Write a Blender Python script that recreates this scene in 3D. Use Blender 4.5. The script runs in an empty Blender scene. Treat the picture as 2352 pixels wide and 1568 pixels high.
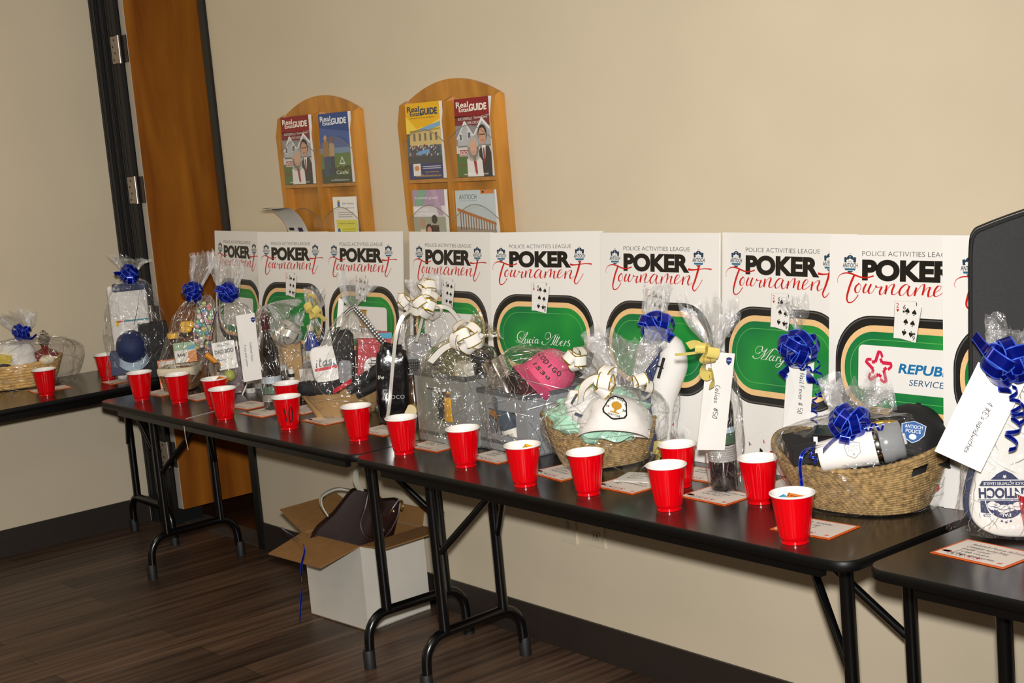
import bpy, math, random
from mathutils import Vector, Matrix, noise
PI = math.pi
SC = bpy.context.scene
COL = SC.collection
random.seed(7)

# ---------------------------------------------------------------- camera
CAM = Vector((6.3561, -2.9283, 1.6699)); YAW, PITCH, ROLL, FPX = 0.896922, -0.144391, -0.0857799, 3424.06
_f = Vector((-math.sin(YAW)*math.cos(PITCH), math.cos(YAW)*math.cos(PITCH), math.sin(PITCH)))
_r0 = Vector((math.cos(YAW), math.sin(YAW), 0)); _u0 = _r0.cross(_f)
_r = math.cos(ROLL)*_r0 + math.sin(ROLL)*_u0; _u = -math.sin(ROLL)*_r0 + math.cos(ROLL)*_u0
cd = bpy.data.cameras.new('camera'); cam = bpy.data.objects.new('camera', cd); COL.objects.link(cam)
cam.matrix_world = Matrix(((_r.x, _u.x, -_f.x, CAM.x), (_r.y, _u.y, -_f.y, CAM.y), (_r.z, _u.z, -_f.z, CAM.z), (0, 0, 0, 1)))
cd.sensor_width = 36; cd.lens = FPX*36/2352; cd.clip_start = .05
SC.camera = cam
# ---------------------------------------------------------------- light and exposure
SC.view_settings.view_transform = 'Standard'; SC.view_settings.look = 'None'
SC.view_settings.gamma = 1; SC.view_settings.use_curve_mapping = False
SC.view_settings.exposure = 0.0
SC.cycles.max_bounces = 10; SC.cycles.transparent_max_bounces = 28; SC.cycles.use_denoising = True
SC.cycles.caustics_reflective = False; SC.cycles.caustics_refractive = False
W = bpy.data.worlds.new('room_ambient'); SC.world = W; W.use_nodes = True
W.node_tree.nodes['Background'].inputs[0].default_value = (1.0, .87, .68, 1); W.node_tree.nodes['Background'].inputs[1].default_value = .18
# the flash sits just above the camera; its beam is aimed down the row of tables
fl = bpy.data.lights.new('camera_flash', 'SPOT'); flo = bpy.data.objects.new('camera_flash', fl); COL.objects.link(flo)
flo.location = CAM + _u*.16 + _r*0.0
FLASH_AIM = Vector((0.6, -0.5, .95))
flo.rotation_euler = (FLASH_AIM - flo.location).to_track_quat('-Z', 'Y').to_euler()
fl.energy = 750; fl.spot_size = math.radians(112); fl.spot_blend = 1.0; fl.shadow_soft_size = .05; fl.color = (1, .98, .94)
# the room's ceiling lights, warm and weak next to the flash
for lx, ly in ((1.6, -2.2), (4.6, -3.2)):
    ld = bpy.data.lights.new('ceiling_light', 'AREA'); lo = bpy.data.objects.new('ceiling_light', ld); COL.objects.link(lo)
    lo.location = (lx, ly, 2.9); ld.shape = 'RECTANGLE'; ld.size = 1.2; ld.size_y = .6; ld.energy = 16; ld.color = (1, .86, .66)

# ---------------------------------------------------------------- measured points -> places in the room
def ray(px, py): return _f + (px-1176)/FPX*_r - (py-784)/FPX*_u
def at_z(px, py, z=.737): d = ray(px, py); return CAM + d*((z-CAM.z)/d.z)
def at_y(px, py, y=0.): d = ray(px, py); return CAM + d*((y-CAM.y)/d.y)
TZ = .737
class Spot:
    """a place on a table, with a frame turned so that -y looks into the room"""
    def __init__(s, px, py, z=TZ):
        s.o = at_z(px, py, z); d = s.o - CAM; d.z = 0; d.normalize(); s.e = d
        s.x = Vector((d.y, -d.x, 0)); s.rz = math.atan2(s.x.y, s.x.x)
    def p(s, px, py, d=0.):
        """local point seen at px,py on the upright plane d metres in front of the base"""
        r = ray(px, py); q = s.o - s.e*d; t = (q-CAM).dot(s.e)/r.dot(s.e); w = CAM + r*t - s.o
        return Vector((w.dot(s.x), w.dot(s.e), w.z))
    def w(s, l): l = Vector(l); return s.o + s.x*l.x + s.e*l.y + Vector((0, 0, l.z))

# ---------------------------------------------------------------- materials
def lin(c): return c/12.92 if c <= .04045 else ((c+.055)/1.055)**2.4
def hexc(h): return tuple(lin(int(h[i:i+2], 16)/255) for i in (0, 2, 4)) + (1,)
MATS = {}
def newmat(name):
    m = bpy.data.materials.new(name); m.use_nodes = True; n = m.node_tree; return m, n, n.nodes['Principled BSDF']
def col(h, rough=.5, metal=0., name=None, spec=.5, coat=0., noise_amt=.0, nscale=40., bump=0., bscale=120., bdist=.002, aniso=None):
    key = (h, rough, metal, spec, coat, noise_amt, nscale, bump, bscale, str(aniso))
    if key in MATS: return MATS[key]
    m, n, b = newmat(name or 'tone_'+h); c = hexc(h)
    b.inputs['Base Color'].default_value = c; b.inputs['Roughness'].default_value = rough
    b.inputs['Metallic'].default_value = metal; b.inputs['Specular IOR Level'].default_value = spec; b.inputs['Coat Weight'].default_value = coat
    if noise_amt or bump:
        tc = n.nodes.new('ShaderNodeTexCoord'); mp = n.nodes.new('ShaderNodeMapping'); n.links.new(tc.outputs['Object'], mp.inputs[0])
        if aniso: mp.inputs['Scale'].default_value = aniso
    if noise_amt:
        t = n.nodes.new('ShaderNodeTexNoise'); t.inputs['Scale'].default_value = nscale; t.inputs['Detail'].default_value = 6
        r = n.nodes.new('ShaderNodeValToRGB'); r.color_ramp.elements[0].position = .3; r.color_ramp.elements[1].position = .7
        r.color_ramp.elements[0].color = tuple(x*(1-noise_amt) for x in c[:3])+(1,); r.color_ramp.elements[1].color = tuple(min(1, x*(1+noise_amt)) for x in c[:3])+(1,)
        n.links.new(mp.outputs[0], t.inputs['Vector']); n.links.new(t.outputs['Fac'], r.inputs[0]); n.links.new(r.outputs[0], b.inputs['Base Color'])
    if bump:
        t = n.nodes.new('ShaderNodeTexNoise'); t.inputs['Scale'].default_value = bscale; t.inputs['Detail'].default_value = 4
        bp = n.nodes.new('ShaderNodeBump'); bp.inputs['Strength'].default_value = bump; bp.inputs['Distance'].default_value = bdist
        n.links.new(mp.outputs[0], t.inputs['Vector']); n.links.new(t.outputs['Fac'], bp.inputs['Height']); n.links.new(bp.outputs[0], b.inputs['Normal'])
    MATS[key] = m; return m
def wood(h1, h2, scale, stretch, rough=.35, name='wood', knots=False):
    m, n, b = newmat(name); tc = n.nodes.new('ShaderNodeTexCoord'); mp = n.nodes.new('ShaderNodeMapping'); mp.inputs['Scale'].default_value = stretch
    t = n.nodes.new('ShaderNodeTexNoise'); t.inputs['Scale'].default_value = scale; t.inputs['Detail'].default_value = 8; t.inputs['Distortion'].default_value = .6
    r = n.nodes.new('ShaderNodeValToRGB'); r.color_ramp.elements[0].color = hexc(h1); r.color_ramp.elements[1].color = hexc(h2)
    r.color_ramp.elements[0].position = .32; r.color_ramp.elements[1].position = .68
    n.links.new(tc.outputs['Object'], mp.inputs[0]); n.links.new(mp.outputs[0], t.inputs['Vector']); n.links.new(t.outputs['Fac'], r.inputs[0])
    out = r.outputs[0]
    if knots:
        v = n.nodes.new('ShaderNodeTexVoronoi'); v.inputs['Scale'].default_value = 1.0; mk = n.nodes.new('ShaderNodeMapping'); mk.inputs['Scale'].default_value = (1, 2.1, 1.15)
        mk.inputs['Location'].default_value = (0, .37, .5)
        rk = n.nodes.new('ShaderNodeValToRGB'); rk.color_ramp.elements[0].color = (.25, .25, .25, 1); rk.color_ramp.elements[1].color = (1, 1, 1, 1)
        rk.color_ramp.elements[0].position = .03; rk.color_ramp.elements[1].position = .1
        mx = n.nodes.new('ShaderNodeMix'); mx.data_type = 'RGBA'; mx.blend_type = 'MULTIPLY'; mx.inputs[0].default_value = .8
        n.links.new(tc.outputs['Object'], mk.inputs[0]); n.links.new(mk.outputs[0], v.inputs['Vector']); n.links.new(v.outputs['Distance'], rk.inputs[0])
        n.links.new(out, mx.inputs[6]); n.links.new(rk.outputs[0], mx.inputs[7]); out = mx.outputs[2]
    n.links.new(out, b.inputs['Base Color']); b.inputs['Roughness'].default_value = rough; b.inputs['Coat Weight'].default_value = .15
    return m
def film_mat(name, haze, strength=.5, tint=(1, 1, 1), gloss=.05, bs=34., rough=.1):
    m = bpy.data.materials.new(name); m.use_nodes = True; n = m.node_tree; n.nodes.clear()
    o = n.nodes.new('ShaderNodeOutputMaterial'); tr = n.nodes.new('ShaderNodeBsdfTransparent'); gl = n.nodes.new('ShaderNodeBsdfGlossy')
    df = n.nodes.new('ShaderNodeBsdfDiffuse'); tl = n.nodes.new('ShaderNodeBsdfTranslucent')
    tr.inputs[0].default_value = tuple(.985*t for t in tint)+(1,); gl.inputs['Roughness'].default_value = rough; gl.inputs[0].default_value = (1, 1, 1, 1)
    df.inputs[0].default_value = tuple(.85*t for t in tint)+(1,); tl.inputs[0].default_value = tuple(.6*t for t in tint)+(1,)
    tc = n.nodes.new('ShaderNodeTexCoord'); t1 = n.nodes.new('ShaderNodeTexNoise'); t1.inputs['Scale'].default_value = bs*.6; t1.inputs['Detail'].default_value = 3; t1.inputs['Distortion'].default_value = 1.5
    v = n.nodes.new('ShaderNodeTexVoronoi'); v.feature = 'F1'; v.inputs['Scale'].default_value = bs*1.5; v2 = n.nodes.new('ShaderNodeTexVoronoi'); v2.inputs['Scale'].default_value = bs*4
    wp = n.nodes.new('ShaderNodeMix'); wp.data_type = 'VECTOR'; wp.inputs[0].default_value = .06; n.links.new(tc.outputs['Object'], wp.inputs[4]); n.links.new(t1.outputs['Color'], wp.inputs[5])
    ad = n.nodes.new('ShaderNodeMath'); ad.operation = 'MULTIPLY_ADD'; ad.inputs[1].default_value = .5; a2 = n.nodes.new('ShaderNodeMath'); a2.operation = 'MULTIPLY_ADD'; a2.inputs[1].default_value = .18
    bp = n.nodes.new('ShaderNodeBump'); bp.inputs['Strength'].default_value = strength; bp.inputs['Distance'].default_value = .02
    n.links.new(tc.outputs['Object'], t1.inputs['Vector']); n.links.new(wp.outputs[1], v.inputs['Vector']); n.links.new(wp.outputs[1], v2.inputs['Vector'])
    n.links.new(v.outputs['Distance'], ad.inputs[0]); n.links.new(t1.outputs['Fac'], ad.inputs[2]); n.links.new(v2.outputs['Distance'], a2.inputs[0]); n.links.new(ad.outputs[0], a2.inputs[2]); n.links.new(a2.outputs[0], bp.inputs['Height'])
    n.links.new(bp.outputs[0], gl.inputs['Normal'])
    fr = n.nodes.new('ShaderNodeLayerWeight'); fr.inputs[0].default_value = .5; n.links.new(bp.outputs[0], fr.inputs['Normal'])
    pw = n.nodes.new('ShaderNodeMath'); pw.operation = 'POWER'; pw.inputs[1].default_value = 3.0; n.links.new(fr.outputs['Facing'], pw.inputs[0])
    cl = n.nodes.new('ShaderNodeMath'); cl.operation = 'MULTIPLY_ADD'; cl.use_clamp = True; cl.inputs[1].default_value = .55; cl.inputs[2].default_value = gloss; n.links.new(pw.outputs[0], cl.inputs[0])
    mn = n.nodes.new('ShaderNodeMath'); mn.operation = 'MINIMUM'; mn.inputs[1].default_value = max(.3, gloss); n.links.new(cl.outputs[0], mn.inputs[0])
    m1 = n.nodes.new('ShaderNodeMixShader'); n.links.new(mn.outputs[0], m1.inputs[0]); n.links.new(tr.outputs[0], m1.inputs[1]); n.links.new(gl.outputs[0], m1.inputs[2])
    m2 = n.nodes.new('ShaderNodeMixShader'); m2.inputs[0].default_value = .4; n.links.new(df.outputs[0], m2.inputs[1]); n.links.new(tl.outputs[0], m2.inputs[2])
    # haze comes and goes with the crinkles
    hz = n.nodes.new('ShaderNodeMath'); hz.operation = 'MULTIPLY'; hz.inputs[1].default_value = haze*2; n.links.new(t1.outputs['Fac'], hz.inputs[0])
    m3 = n.nodes.new('ShaderNodeMixShader'); n.links.new(hz.outputs[0], m3.inputs[0]); n.links.new(m1.outputs[0], m3.inputs[1]); n.links.new(m2.outputs[0], m3.inputs[2])
    n.links.new(m3.outputs[0], o.inputs[0]); return m
FILM = film_mat('clear_cellophane', .012, .2, gloss=.045, bs=36., rough=.06); FILMD = film_mat('gathered_cellophane', .10, .3, gloss=.09, bs=60., rough=.08)
FILMG = film_mat('smoky_cellophane', .03, .3, (.93, .92, .86), gloss=.06, rough=.07)
CREASE = film_mat('cellophane_crease', .05, .0, gloss=.42, rough=.13)  # extra glossy, for thin crease ridges added so the film shows glints
ACRYL = film_mat('clear_acrylic', .004, .02, gloss=.03)
def glass(name, c, ior=1.45, rough=.03):
    m, n, b = newmat(name); b.inputs['Base Color'].default_value = c; b.inputs['Transmission Weight'].default_value = 1; b.inputs['Roughness'].default_value = rough; b.inputs['IOR'].default_value = ior; return m

# ---------------------------------------------------------------- mesh builder
def frame_z(d):
    d = Vector(d).normalized(); a = Vector((0, 0, 1)) if abs(d.z) < .95 else Vector((1, 0, 0)); x = a.cross(d).normalized(); return x, d.cross(x)
_txt = {}
def text2d(s, bold=0.):
    k = (s, bold)
    if k not in _txt:
        c = bpy.data.curves.new('t', 'FONT'); c.body = s; c.resolution_u = 6 if bold > .03 else 3; c.offset = bold; o = bpy.data.objects.new('t', c); COL.objects.link(o)
        bpy.context.view_layer.update(); me = o.to_mesh()
        v = [(p.co.x, p.co.y) for p in me.vertices]; f = [tuple(q.vertices) for q in me.polygons]
        o.to_mesh_clear(); bpy.data.objects.remove(o); bpy.data.curves.remove(c)
        x0 = min(p[0] for p in v); x1 = max(p[0] for p in v); y0 = min(p[1] for p in v); y1 = max(p[1] for p in v)
        _txt[k] = ([((a-x0)/(x1-x0), (b-y0)/(y1-y0)) for a, b in v], f, (x1-x0)/(y1-y0))
    return _txt[k]
def crom(pts, n=6, closed=False):
    pts = [Vector(p) for p in pts]; out = []; N = len(pts); R = range(N if closed else N-1)
    for i in R:
        g = (lambda j: pts[j % N]) if closed else (lambda j: pts[max(0, min(N-1, j))])
        a, b, c, d = g(i-1), g(i), g(i+1), g(i+2)
        for k in range(n):
            t = k/n; out.append(.5*((2*b)+(c-a)*t+(2*a-5*b+4*c-d)*t*t+(3*b-a-3*c+d)*t**3))
    if not closed: out.append(pts[-1])
    return out
class MB:
    def __init__(s): s.v = []; s.f = []; s.m = []; s.s = []
    def add(s, vs, fs, mat, smooth=False, M=None):
        o = len(s.v); s.v += [tuple(M @ Vector(p)) if M else tuple(p) for p in vs]
        s.f += [tuple(i+o for i in f) for f in fs]; s.m += [mat]*len(fs); s.s += [smooth]*len(fs); return s
    def box(s, lo, hi, mat, M=None, bev=0.):
        (a, b, c), (d, e, f) = lo, hi
        if bev <= 0:
            return s.add([(a,b,c),(d,b,c),(d,e,c),(a,e,c),(a,b,f),(d,b,f),(d,e,f),(a,e,f)], [(0,3,2,1),(4,5,6,7),(0,1,5,4),(1,2,6,5),(2,3,7,6),(3,0,4,7)], mat, False, M)
        return s.rbox(lo, hi, mat, bev, M)
    def rbox(s, lo, hi, mat, r, M=None, n=3):
        """box with rounded upright edges and softened top and bottom"""
        (a, b, c), (d, e, f) = lo, hi; r = min(r, (d-a)/2.01, (e-b)/2.01, (f-c)/2.01)
        def ring(ins, z):
            rr = max(r-ins, 1e-4); P = []
            for cx, cy, a0 in ((d-r, b+r, -PI/2), (d-r, e-r, 0), (a+r, e-r, PI/2), (a+r, b+r, PI)):
                for k in range(n+1):
                    t = a0+PI/2*k/n; P.append((cx+rr*math.cos(t), cy+rr*math.sin(t), z))
            return P
        R = [ring(r*(1-math.sin(t)), c+r*(1-math.cos(t))) for t in (0, PI/6, PI/3, PI/2)] + [ring(r*(1-math.sin(t)), f-r*(1-math.cos(t))) for t in (PI/2, PI/3, PI/6, 0)]
        return s.loft(R, mat, True, True, M, False)
    def loft(s, rings, mat, cap0=False, cap1=False, M=None, smooth=True, closed=True):
        n = len(rings[0]); vs = [p for R in rings for p in R]; fs = []
        for i in range(len(rings)-1):
            for j in range(n if closed else n-1): k = (j+1) % n; fs.append((i*n+j, i*n+k, (i+1)*n+k, (i+1)*n+j))
        s.add(vs, fs, mat, smooth, M)
        if cap0: s.add(rings[0], [tuple(range(n))[::-1]], mat, False, M)
        if cap1: s.add(rings[-1], [tuple(range(n))], mat, False, M)
        return s
    def lathe(s, prof, mat, M=None, n=28, cap0=True, cap1=True, sx=1., sy=1., smooth=True):
        return s.loft([[(r*sx*math.cos(2*PI*j/n), r*sy*math.sin(2*PI*j/n), z) for j in range(n)] for r, z in prof], mat, cap0, cap1, M, smooth)
    def tube(s, pts, r, mat, n=10, M=None, cap=True):
        pts = [Vector(p) for p in pts]; rings = []; px = None
        for i, p in enumerate(pts):
            d = (pts[min(i+1, len(pts)-1)]-pts[max(i-1, 0)]).normalized()
            if px is None: x, y = frame_z(d)
            else: x = (px - d*px.dot(d)).normalized(); y = d.cross(x)
            px = x; rr = r[i] if isinstance(r, (list, tuple)) else r
            rings.append([p+rr*(x*math.cos(2*PI*k/n)+y*math.sin(2*PI*k/n)) for k in range(n)])
        return s.loft(rings, mat, cap, cap, M)
    def strip(s, pts, wdir, w, mats, M=None, thick=0.):
        """ribbon: pts centre line, wdir list or single width direction, lanes of material"""
        pts = [Vector(p) for p in pts]; wd = wdir if isinstance(wdir, list) else [Vector(wdir)]*len(pts)
        lanes = mats if isinstance(mats, list) else [(0., 1., mats)]
        for a, b, m in lanes:
            s.add([q for p, d in zip(pts, wd) for q in (p+d*(w*(a-.5)), p+d*(w*(b-.5)))], [(2*i, 2*i+1, 2*i+3, 2*i+2) for i in range(len(pts)-1)], m, True, M)
        return s
    # flat printing: M maps (u, v, layer) to space, v up
    def poly(s, pts, mat, M, lay=1): return s.add([(p[0], p[1], lay*LAY) for p in pts], [tuple(range(len(pts)))], mat, False, M)
    def text(s, t, x, y, w, h, mat, M, lay=2, bold=0., shear=0., flip=False):
        v, f, asp = text2d(t, bold)
        if w is None: w = h*asp
        return s.add([(x+(1-a if flip else a)*w+shear*b*h, y+b*h, lay*LAY) for a, b in v], f, mat, False, M)
    def stroke(s, pts, wid, mat, M, lay=2, n=5, auto=None):
        P = crom([(p[0], p[1], 0) for p in pts], n) if len(pts) > 2 else [Vector((p[0], p[1], 0)) for p in pts]
        N = len(P); vs = []
        for i, p in enumerate(P):
            d = (P[min(i+1, N-1)]-P[max(i-1, 0)])
            d = d.normalized() if d.length > 1e-9 else Vector((1, 0, 0))
            if auto: a = max(0., -d.y); w = auto[0]+(auto[1]-auto[0])*a
            elif isinstance(wid, (list, tuple)): t = i/(N-1)*(len(wid)-1); k = min(int(t), len(wid)-2); w = wid[k]+(wid[k+1]-wid[k])*(t-k)
            else: w = wid
            q = Vector((-d.y, d.x, 0))*w/2; vs += [(p.x+q.x, p.y+q.y, lay*LAY), (p.x-q.x, p.y-q.y, lay*LAY)]
        return s.add(vs, [(2*i, 2*i+1, 2*i+3, 2*i+2) for i in range(N-1)], mat, False, M)
    def build(s, name, parent=None, loc=None, kind=None):
        me = bpy.data.meshes.new(name); me.from_pydata(s.v, [], s.f); mats = []
        for m in s.m:
            if m not in mats: mats.append(m)
        for m in mats: me.materials.append(m)
        ix = {m: i for i, m in enumerate(mats)}
        me.polygons.foreach_set('material_index', [ix[m] for m in s.m]); me.polygons.foreach_set('use_smooth', s.s); me.update()
        o = bpy.data.objects.new(name, me); COL.objects.link(o)
        if parent: o.parent = parent
        if loc is not None: o.location = loc
        if kind: o['kind'] = kind
        return o
LAY = .0004
def thing(name, label, cat, loc=(0, 0, 0), rz=0., group=None, rot=None):
    o = bpy.data.objects.new(name, None); COL.objects.link(o); o.empty_display_size = .05
    o.location = loc; o.rotation_euler = rot or (0, 0, rz); o['label'] = label; o['category'] = cat
    if group: o['group'] = group
    return o
def tag(o, label, cat, group=None, loc=None, rz=None):
    o['label'] = label; o['category'] = cat
    if group: o['group'] = group
    if loc is not None: o.location = loc
    if rz is not None: o.rotation_euler = (0, 0, rz)
    return o
def Mat(o, u, v):
    """print matrix: origin o, u right, v up, normal u x v"""
    u = Vector(u); v = Vector(v); n = u.cross(v).normalized(); return Matrix(((u.x, v.x, n.x, o[0]), (u.y, v.y, n.y, o[1]), (u.z, v.z, n.z, o[2]), (0, 0, 0, 1)))
T = Matrix.Translation
def Rx(a): return Matrix.Rotation(a, 4, 'X')
def Ry(a): return Matrix.Rotation(a, 4, 'Y')
def Rz(a): return Matrix.Rotation(a, 4, 'Z')
# handwriting: strokes on a small grid, x 0-9, height coded 0-9,a-c with the baseline at 3
GL = {'a':'48 28 06 13 33 48;48 43 54','b':'0c 03;06 28 46 44 23 03','c':'47 28 06 05 23 44','d':'47 28 05 13 33 47;4c 43 53','e':'06 46 38 18 05 13 33 44','f':'4b 3c 2a 23 10;08 48','g':'48 18 05 23 44;48 41 20 00','h':'0c 03;06 28 47 43','i':'18 13 24;1a 1b','j':'18 11 00','k':'0c 03;48 05;16 43','l':'1c 13 24','m':'08 03;06 28 33;36 58 63','n':'08 03;06 28 47 43','o':'28 06 13 33 46 38 28','p':'08 00;07 28 46 33 14 04','q':'48 18 05 23 44;48 40','r':'08 03;06 28 38','s':'37 18 06 35 34 13 04','t':'1c 14 23 34;09 39','u':'08 04 13 33 48;48 43','v':'08 23 48','w':'08 13 26 43 58','x':'08 43;48 03','y':'08 13 33;48 10','z':'08 48 03 43','A':'03 2c 43;16 36','B':'03 0c 3b 38 08;38 45 33 03','C':'4b 2c 07 14 33 44','D':'03 0c 2c 48 23 03','E':'4c 0c 03 43;08 38','F':'03 0c 4c;08 38','G':'4b 2c 07 13 33 46 26','I':'13 1c','K':'0c 03;4c 07 43','L':'0c 03 43','M':'03 0c 26 4c 43','N':'03 0c 43 4c','P':'03 0c 3c 4a 38 08','R':'03 0c 3c 4a 38 08;28 43','S':'4b 2c 0a 38 44 23 04','T':'0c 4c;2c 23','W':'0c 13 28 33 4c','0':'2c 07 13 33 48 3c 2c','1':'1a 2c 23','2':'0a 2c 4a 03 43','3':'0b 3c 38 18;38 44 13','4':'3c 06 46;3c 33','5':'4c 0c 08 28 46 33 04','6':'3c 06 13 33 45 27 05','#':'13 2c;33 4c;06 56;09 59',"'":'1c 1a','$':'4a 19 37 05;2c 23','.':'13 14'}
def hand(mb, s, x, y, h, mat, M, w=None, lay=3, shear=.15, seed=1):
    rnd = random.Random(seed+len(s)); g = h/9.
    for ch in s:
        if ch in GL:
            mx = 0; jy = rnd.uniform(-.5, .5)
            for st in GL[ch].split(';'):
                P = []
                for tk in st.split():
                    a = int(tk[0]); b = int(tk[1], 16)-3+jy; mx = max(mx, a); P.append((x+(a+b*shear)*g, y+b*g))
                mb.stroke(P, w or h*.085, mat, M, lay, 3)
            x += (mx+1.6)*g
        else: x += 3.5*g
    return x
# ================================================================ the room
def wallmat(name, h):
    return col(h, .75, name=name, noise_amt=.035, nscale=2.2, bump=.12, bscale=260, bdist=.001)
PAINT = wallmat('beige_paint', 'd0c2a9')
BASE = col('2b2420', .45, name='dark_vinyl_base', noise_amt=.06)
BLACKF = col('060607', .5, name='black_frame_paint')
def floor_mat():
    m, n, b = newmat('dark_plank_vinyl'); tc = n.nodes.new('ShaderNodeTexCoord')
    mp = n.nodes.new('ShaderNodeMapping'); mp.inputs['Rotation'].default_value = (0, 0, PI/2)
    br = n.nodes.new('ShaderNodeTexBrick'); br.inputs['Scale'].default_value = 1; br.inputs['Brick Width'].default_value = 1.22; br.inputs['Row Height'].default_value = .15
    br.inputs['Mortar Size'].default_value = .0012; br.offset = .37; br.inputs['Color1'].default_value = hexc('5a473b'); br.inputs['Color2'].default_value = hexc('3c2f27'); br.inputs['Mortar'].default_value = hexc('1c1613')
    m2 = n.nodes.new('ShaderNodeMapping'); m2.inputs['Scale'].default_value = (22, 1.1, 1)
    t = n.nodes.new('ShaderNodeTexNoise'); t.inputs['Scale'].default_value = 1.6; t.inputs['Detail'].default_value = 9; t.inputs['Distortion'].default_value = .4
    r = n.nodes.new('ShaderNodeValToRGB'); r.color_ramp.elements[0].color = (.45, .41, .38, 1); r.color_ramp.elements[1].color = (1.5, 1.42, 1.3, 1); r.color_ramp.elements[0].position = .33; r.color_ramp.elements[1].position = .66
    mx = n.nodes.new('ShaderNodeMix'); mx.data_type = 'RGBA'; mx.blend_type = 'MULTIPLY'; mx.inputs[0].default_value = 1
    n.links.new(tc.outputs['Object'], mp.inputs[0]); n.links.new(mp.outputs[0], br.inputs['Vector']); n.links.new(tc.outputs['Object'], m2.inputs[0]); n.links.new(m2.outputs[0], t.inputs['Vector'])
    n.links.new(t.outputs['Fac'], r.inputs[0]); n.links.new(br.outputs['Color'], mx.inputs[6]); n.links.new(r.outputs[0], mx.inputs[7]); n.links.new(mx.outputs[2], b.inputs['Base Color'])
    b.inputs['Roughness'].default_value = .42; b.inputs['Specular IOR Level'].default_value = .35
    bp = n.nodes.new('ShaderNodeBump'); bp.inputs['Strength'].default_value = .12; bp.inputs['Distance'].default_value = .002; n.links.new(t.outputs['Fac'], bp.inputs['Height']); n.links.new(bp.outputs[0], b.inputs['Normal'])
    return m
def struct(name, mb): return mb.build(name, kind='structure')
XJ0, XJ1 = .885, .93          # right jamb of the doorway
struct('floor', MB().box((-.3, -6, -.05), (9, .06, 0), floor_mat()))
TILE = col('3a2218', .3, name='hall_tile', noise_amt=.15, nscale=6)
struct('floor_hall', MB().box((-.3, .06, -.05), (1.6, 2.6, -.002), TILE))
struct('wall_back', MB().box((XJ1, 0, 0), (9, .12, 3.1), PAINT).box((-.3, 0, 2.75), (XJ1, .12, 3.1), PAINT))
struct('wall_left', MB().box((-.12, -6, 0), (0, -.075, 3.1), PAINT))
struct('wall_hall', MB().box((-.3, 2.5, 0), (1.6, 2.6, 3.1), PAINT).box((1.5, .13, 0), (1.6, 2.5, 3.1), PAINT).box((-.3, .13, 0), (-.2, 2.5, 3.1), PAINT))
struct('ceiling', MB().box((-.3, -6, 3.1), (9, 2.6, 3.2), col('c9c3b4', .9, name='ceiling_white')))
struct('baseboard_back', MB().box((XJ1+.005, -.008, 0), (2.765, 0, .118), BASE).box((2.7665, -.008, 0), (9, 0, .118), BASE))
struct('baseboard_left', MB().box((0, -6, 0), (.008, -.08, .118), BASE))
# doorway: deep black steel frame beside the corner, slim black jamb on the right
m = MB()
m.box((0, -.075, 0), (.055, .09, 2.75), BLACKF).box((.055, -.062, 0), (.10, .09, 2.75), BLACKF).box((.10, -.05, 0), (.195, .09, 2.75), BLACKF)
for x in (.02, .05, .085, .118, .15): m.tube([(x, -.076 if x < .055 else (-.063 if x < .1 else -.051), 0), (x, -.076 if x < .055 else (-.063 if x < .1 else -.051), 2.75)], .002, BLACKF, 6)
struct('trim_1', m)
struct('trim_2', MB().box((XJ0, -.012, 0), (XJ1, .12, 2.75), BLACKF))
struct('trim_3', MB().box((.0, .0, -.001), (XJ1, .12, .006), col('4a4540', .5, name='threshold_metal')))
d = thing('door_1', 'orange-brown wooden door standing open beyond the black door frame', 'door', (.2, -.03, 0)); d['kind'] = 'structure'
WD = wood('7c410e', 'aa681d', 3.2, (6, 2.2, .35), .38, 'honey_door_wood', True)
m = MB().box((.006, .003, .077), (.05, .93, 2.7), WD); m.build('panel', d)
MB().box((.004, 0, .078), (.047, .003, 2.69), col('b9b1a6', .5, name='pale_door_edge')).build('edge_strip', d)
STEEL = col('a89c92', .32, .75, name='brushed_steel'); DARKST = col('4a423e', .4, .6)
for z in (2.133, 1.523, .95, .33):
    h = MB(); h.box((-.062, -.026, z-.058), (-.002, -.022, z+.058), STEEL); h.tube([(.004, -.02, z-.06), (.004, -.02, z+.06)], .009, STEEL, 10)
    h.box((.012, -.006, z-.058), (.05, -.002, z+.058), DARKST)
    for k in range(4): h.lathe([(.0045, 0), (.0045, .0008)], BLACKF, Mat((-.045+.016*(k % 2), -.0265, z-.042+.028*k), (1, 0, 0), (0, 0, 1)), 8)
    h.build('hinge', d)
for i, (px, py) in enumerate(((1307, 1205), (1371, 1214))):
    p = at_y(px, py, 0); t = MB().box((-.036, -.006, -.057), (.036, -.0005, .057), col('cfc4ad', .4, name='ivory_plastic'))
    t2 = MB()
    for dz in (-.022, .022):
        t2.box((-.016, -.0085, dz-.014), (.016, -.006, dz+.014), col('c2b69d', .4))
        t2.box((-.008, -.0088, dz-.003), (-.005, -.0084, dz+.007), BLACKF).box((.005, -.0088, dz-.003), (.008, -.0084, dz+.007), BLACKF)
    if i == 0: t2 = MB().box((-.005, -.014, -.012), (.005, -.006, .012), col('c2b69d', .4))
    o = t.build('wall_switch' if i == 0 else 'wall_outlet', loc=p); tag(o, ['ivory switch plate low on the wall under the tables, left of the outlet', 'ivory power outlet low on the wall under the tables'][i], ['switch', 'outlet'][i])
    t2.build('toggle' if i == 0 else 'socket', o)

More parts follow.
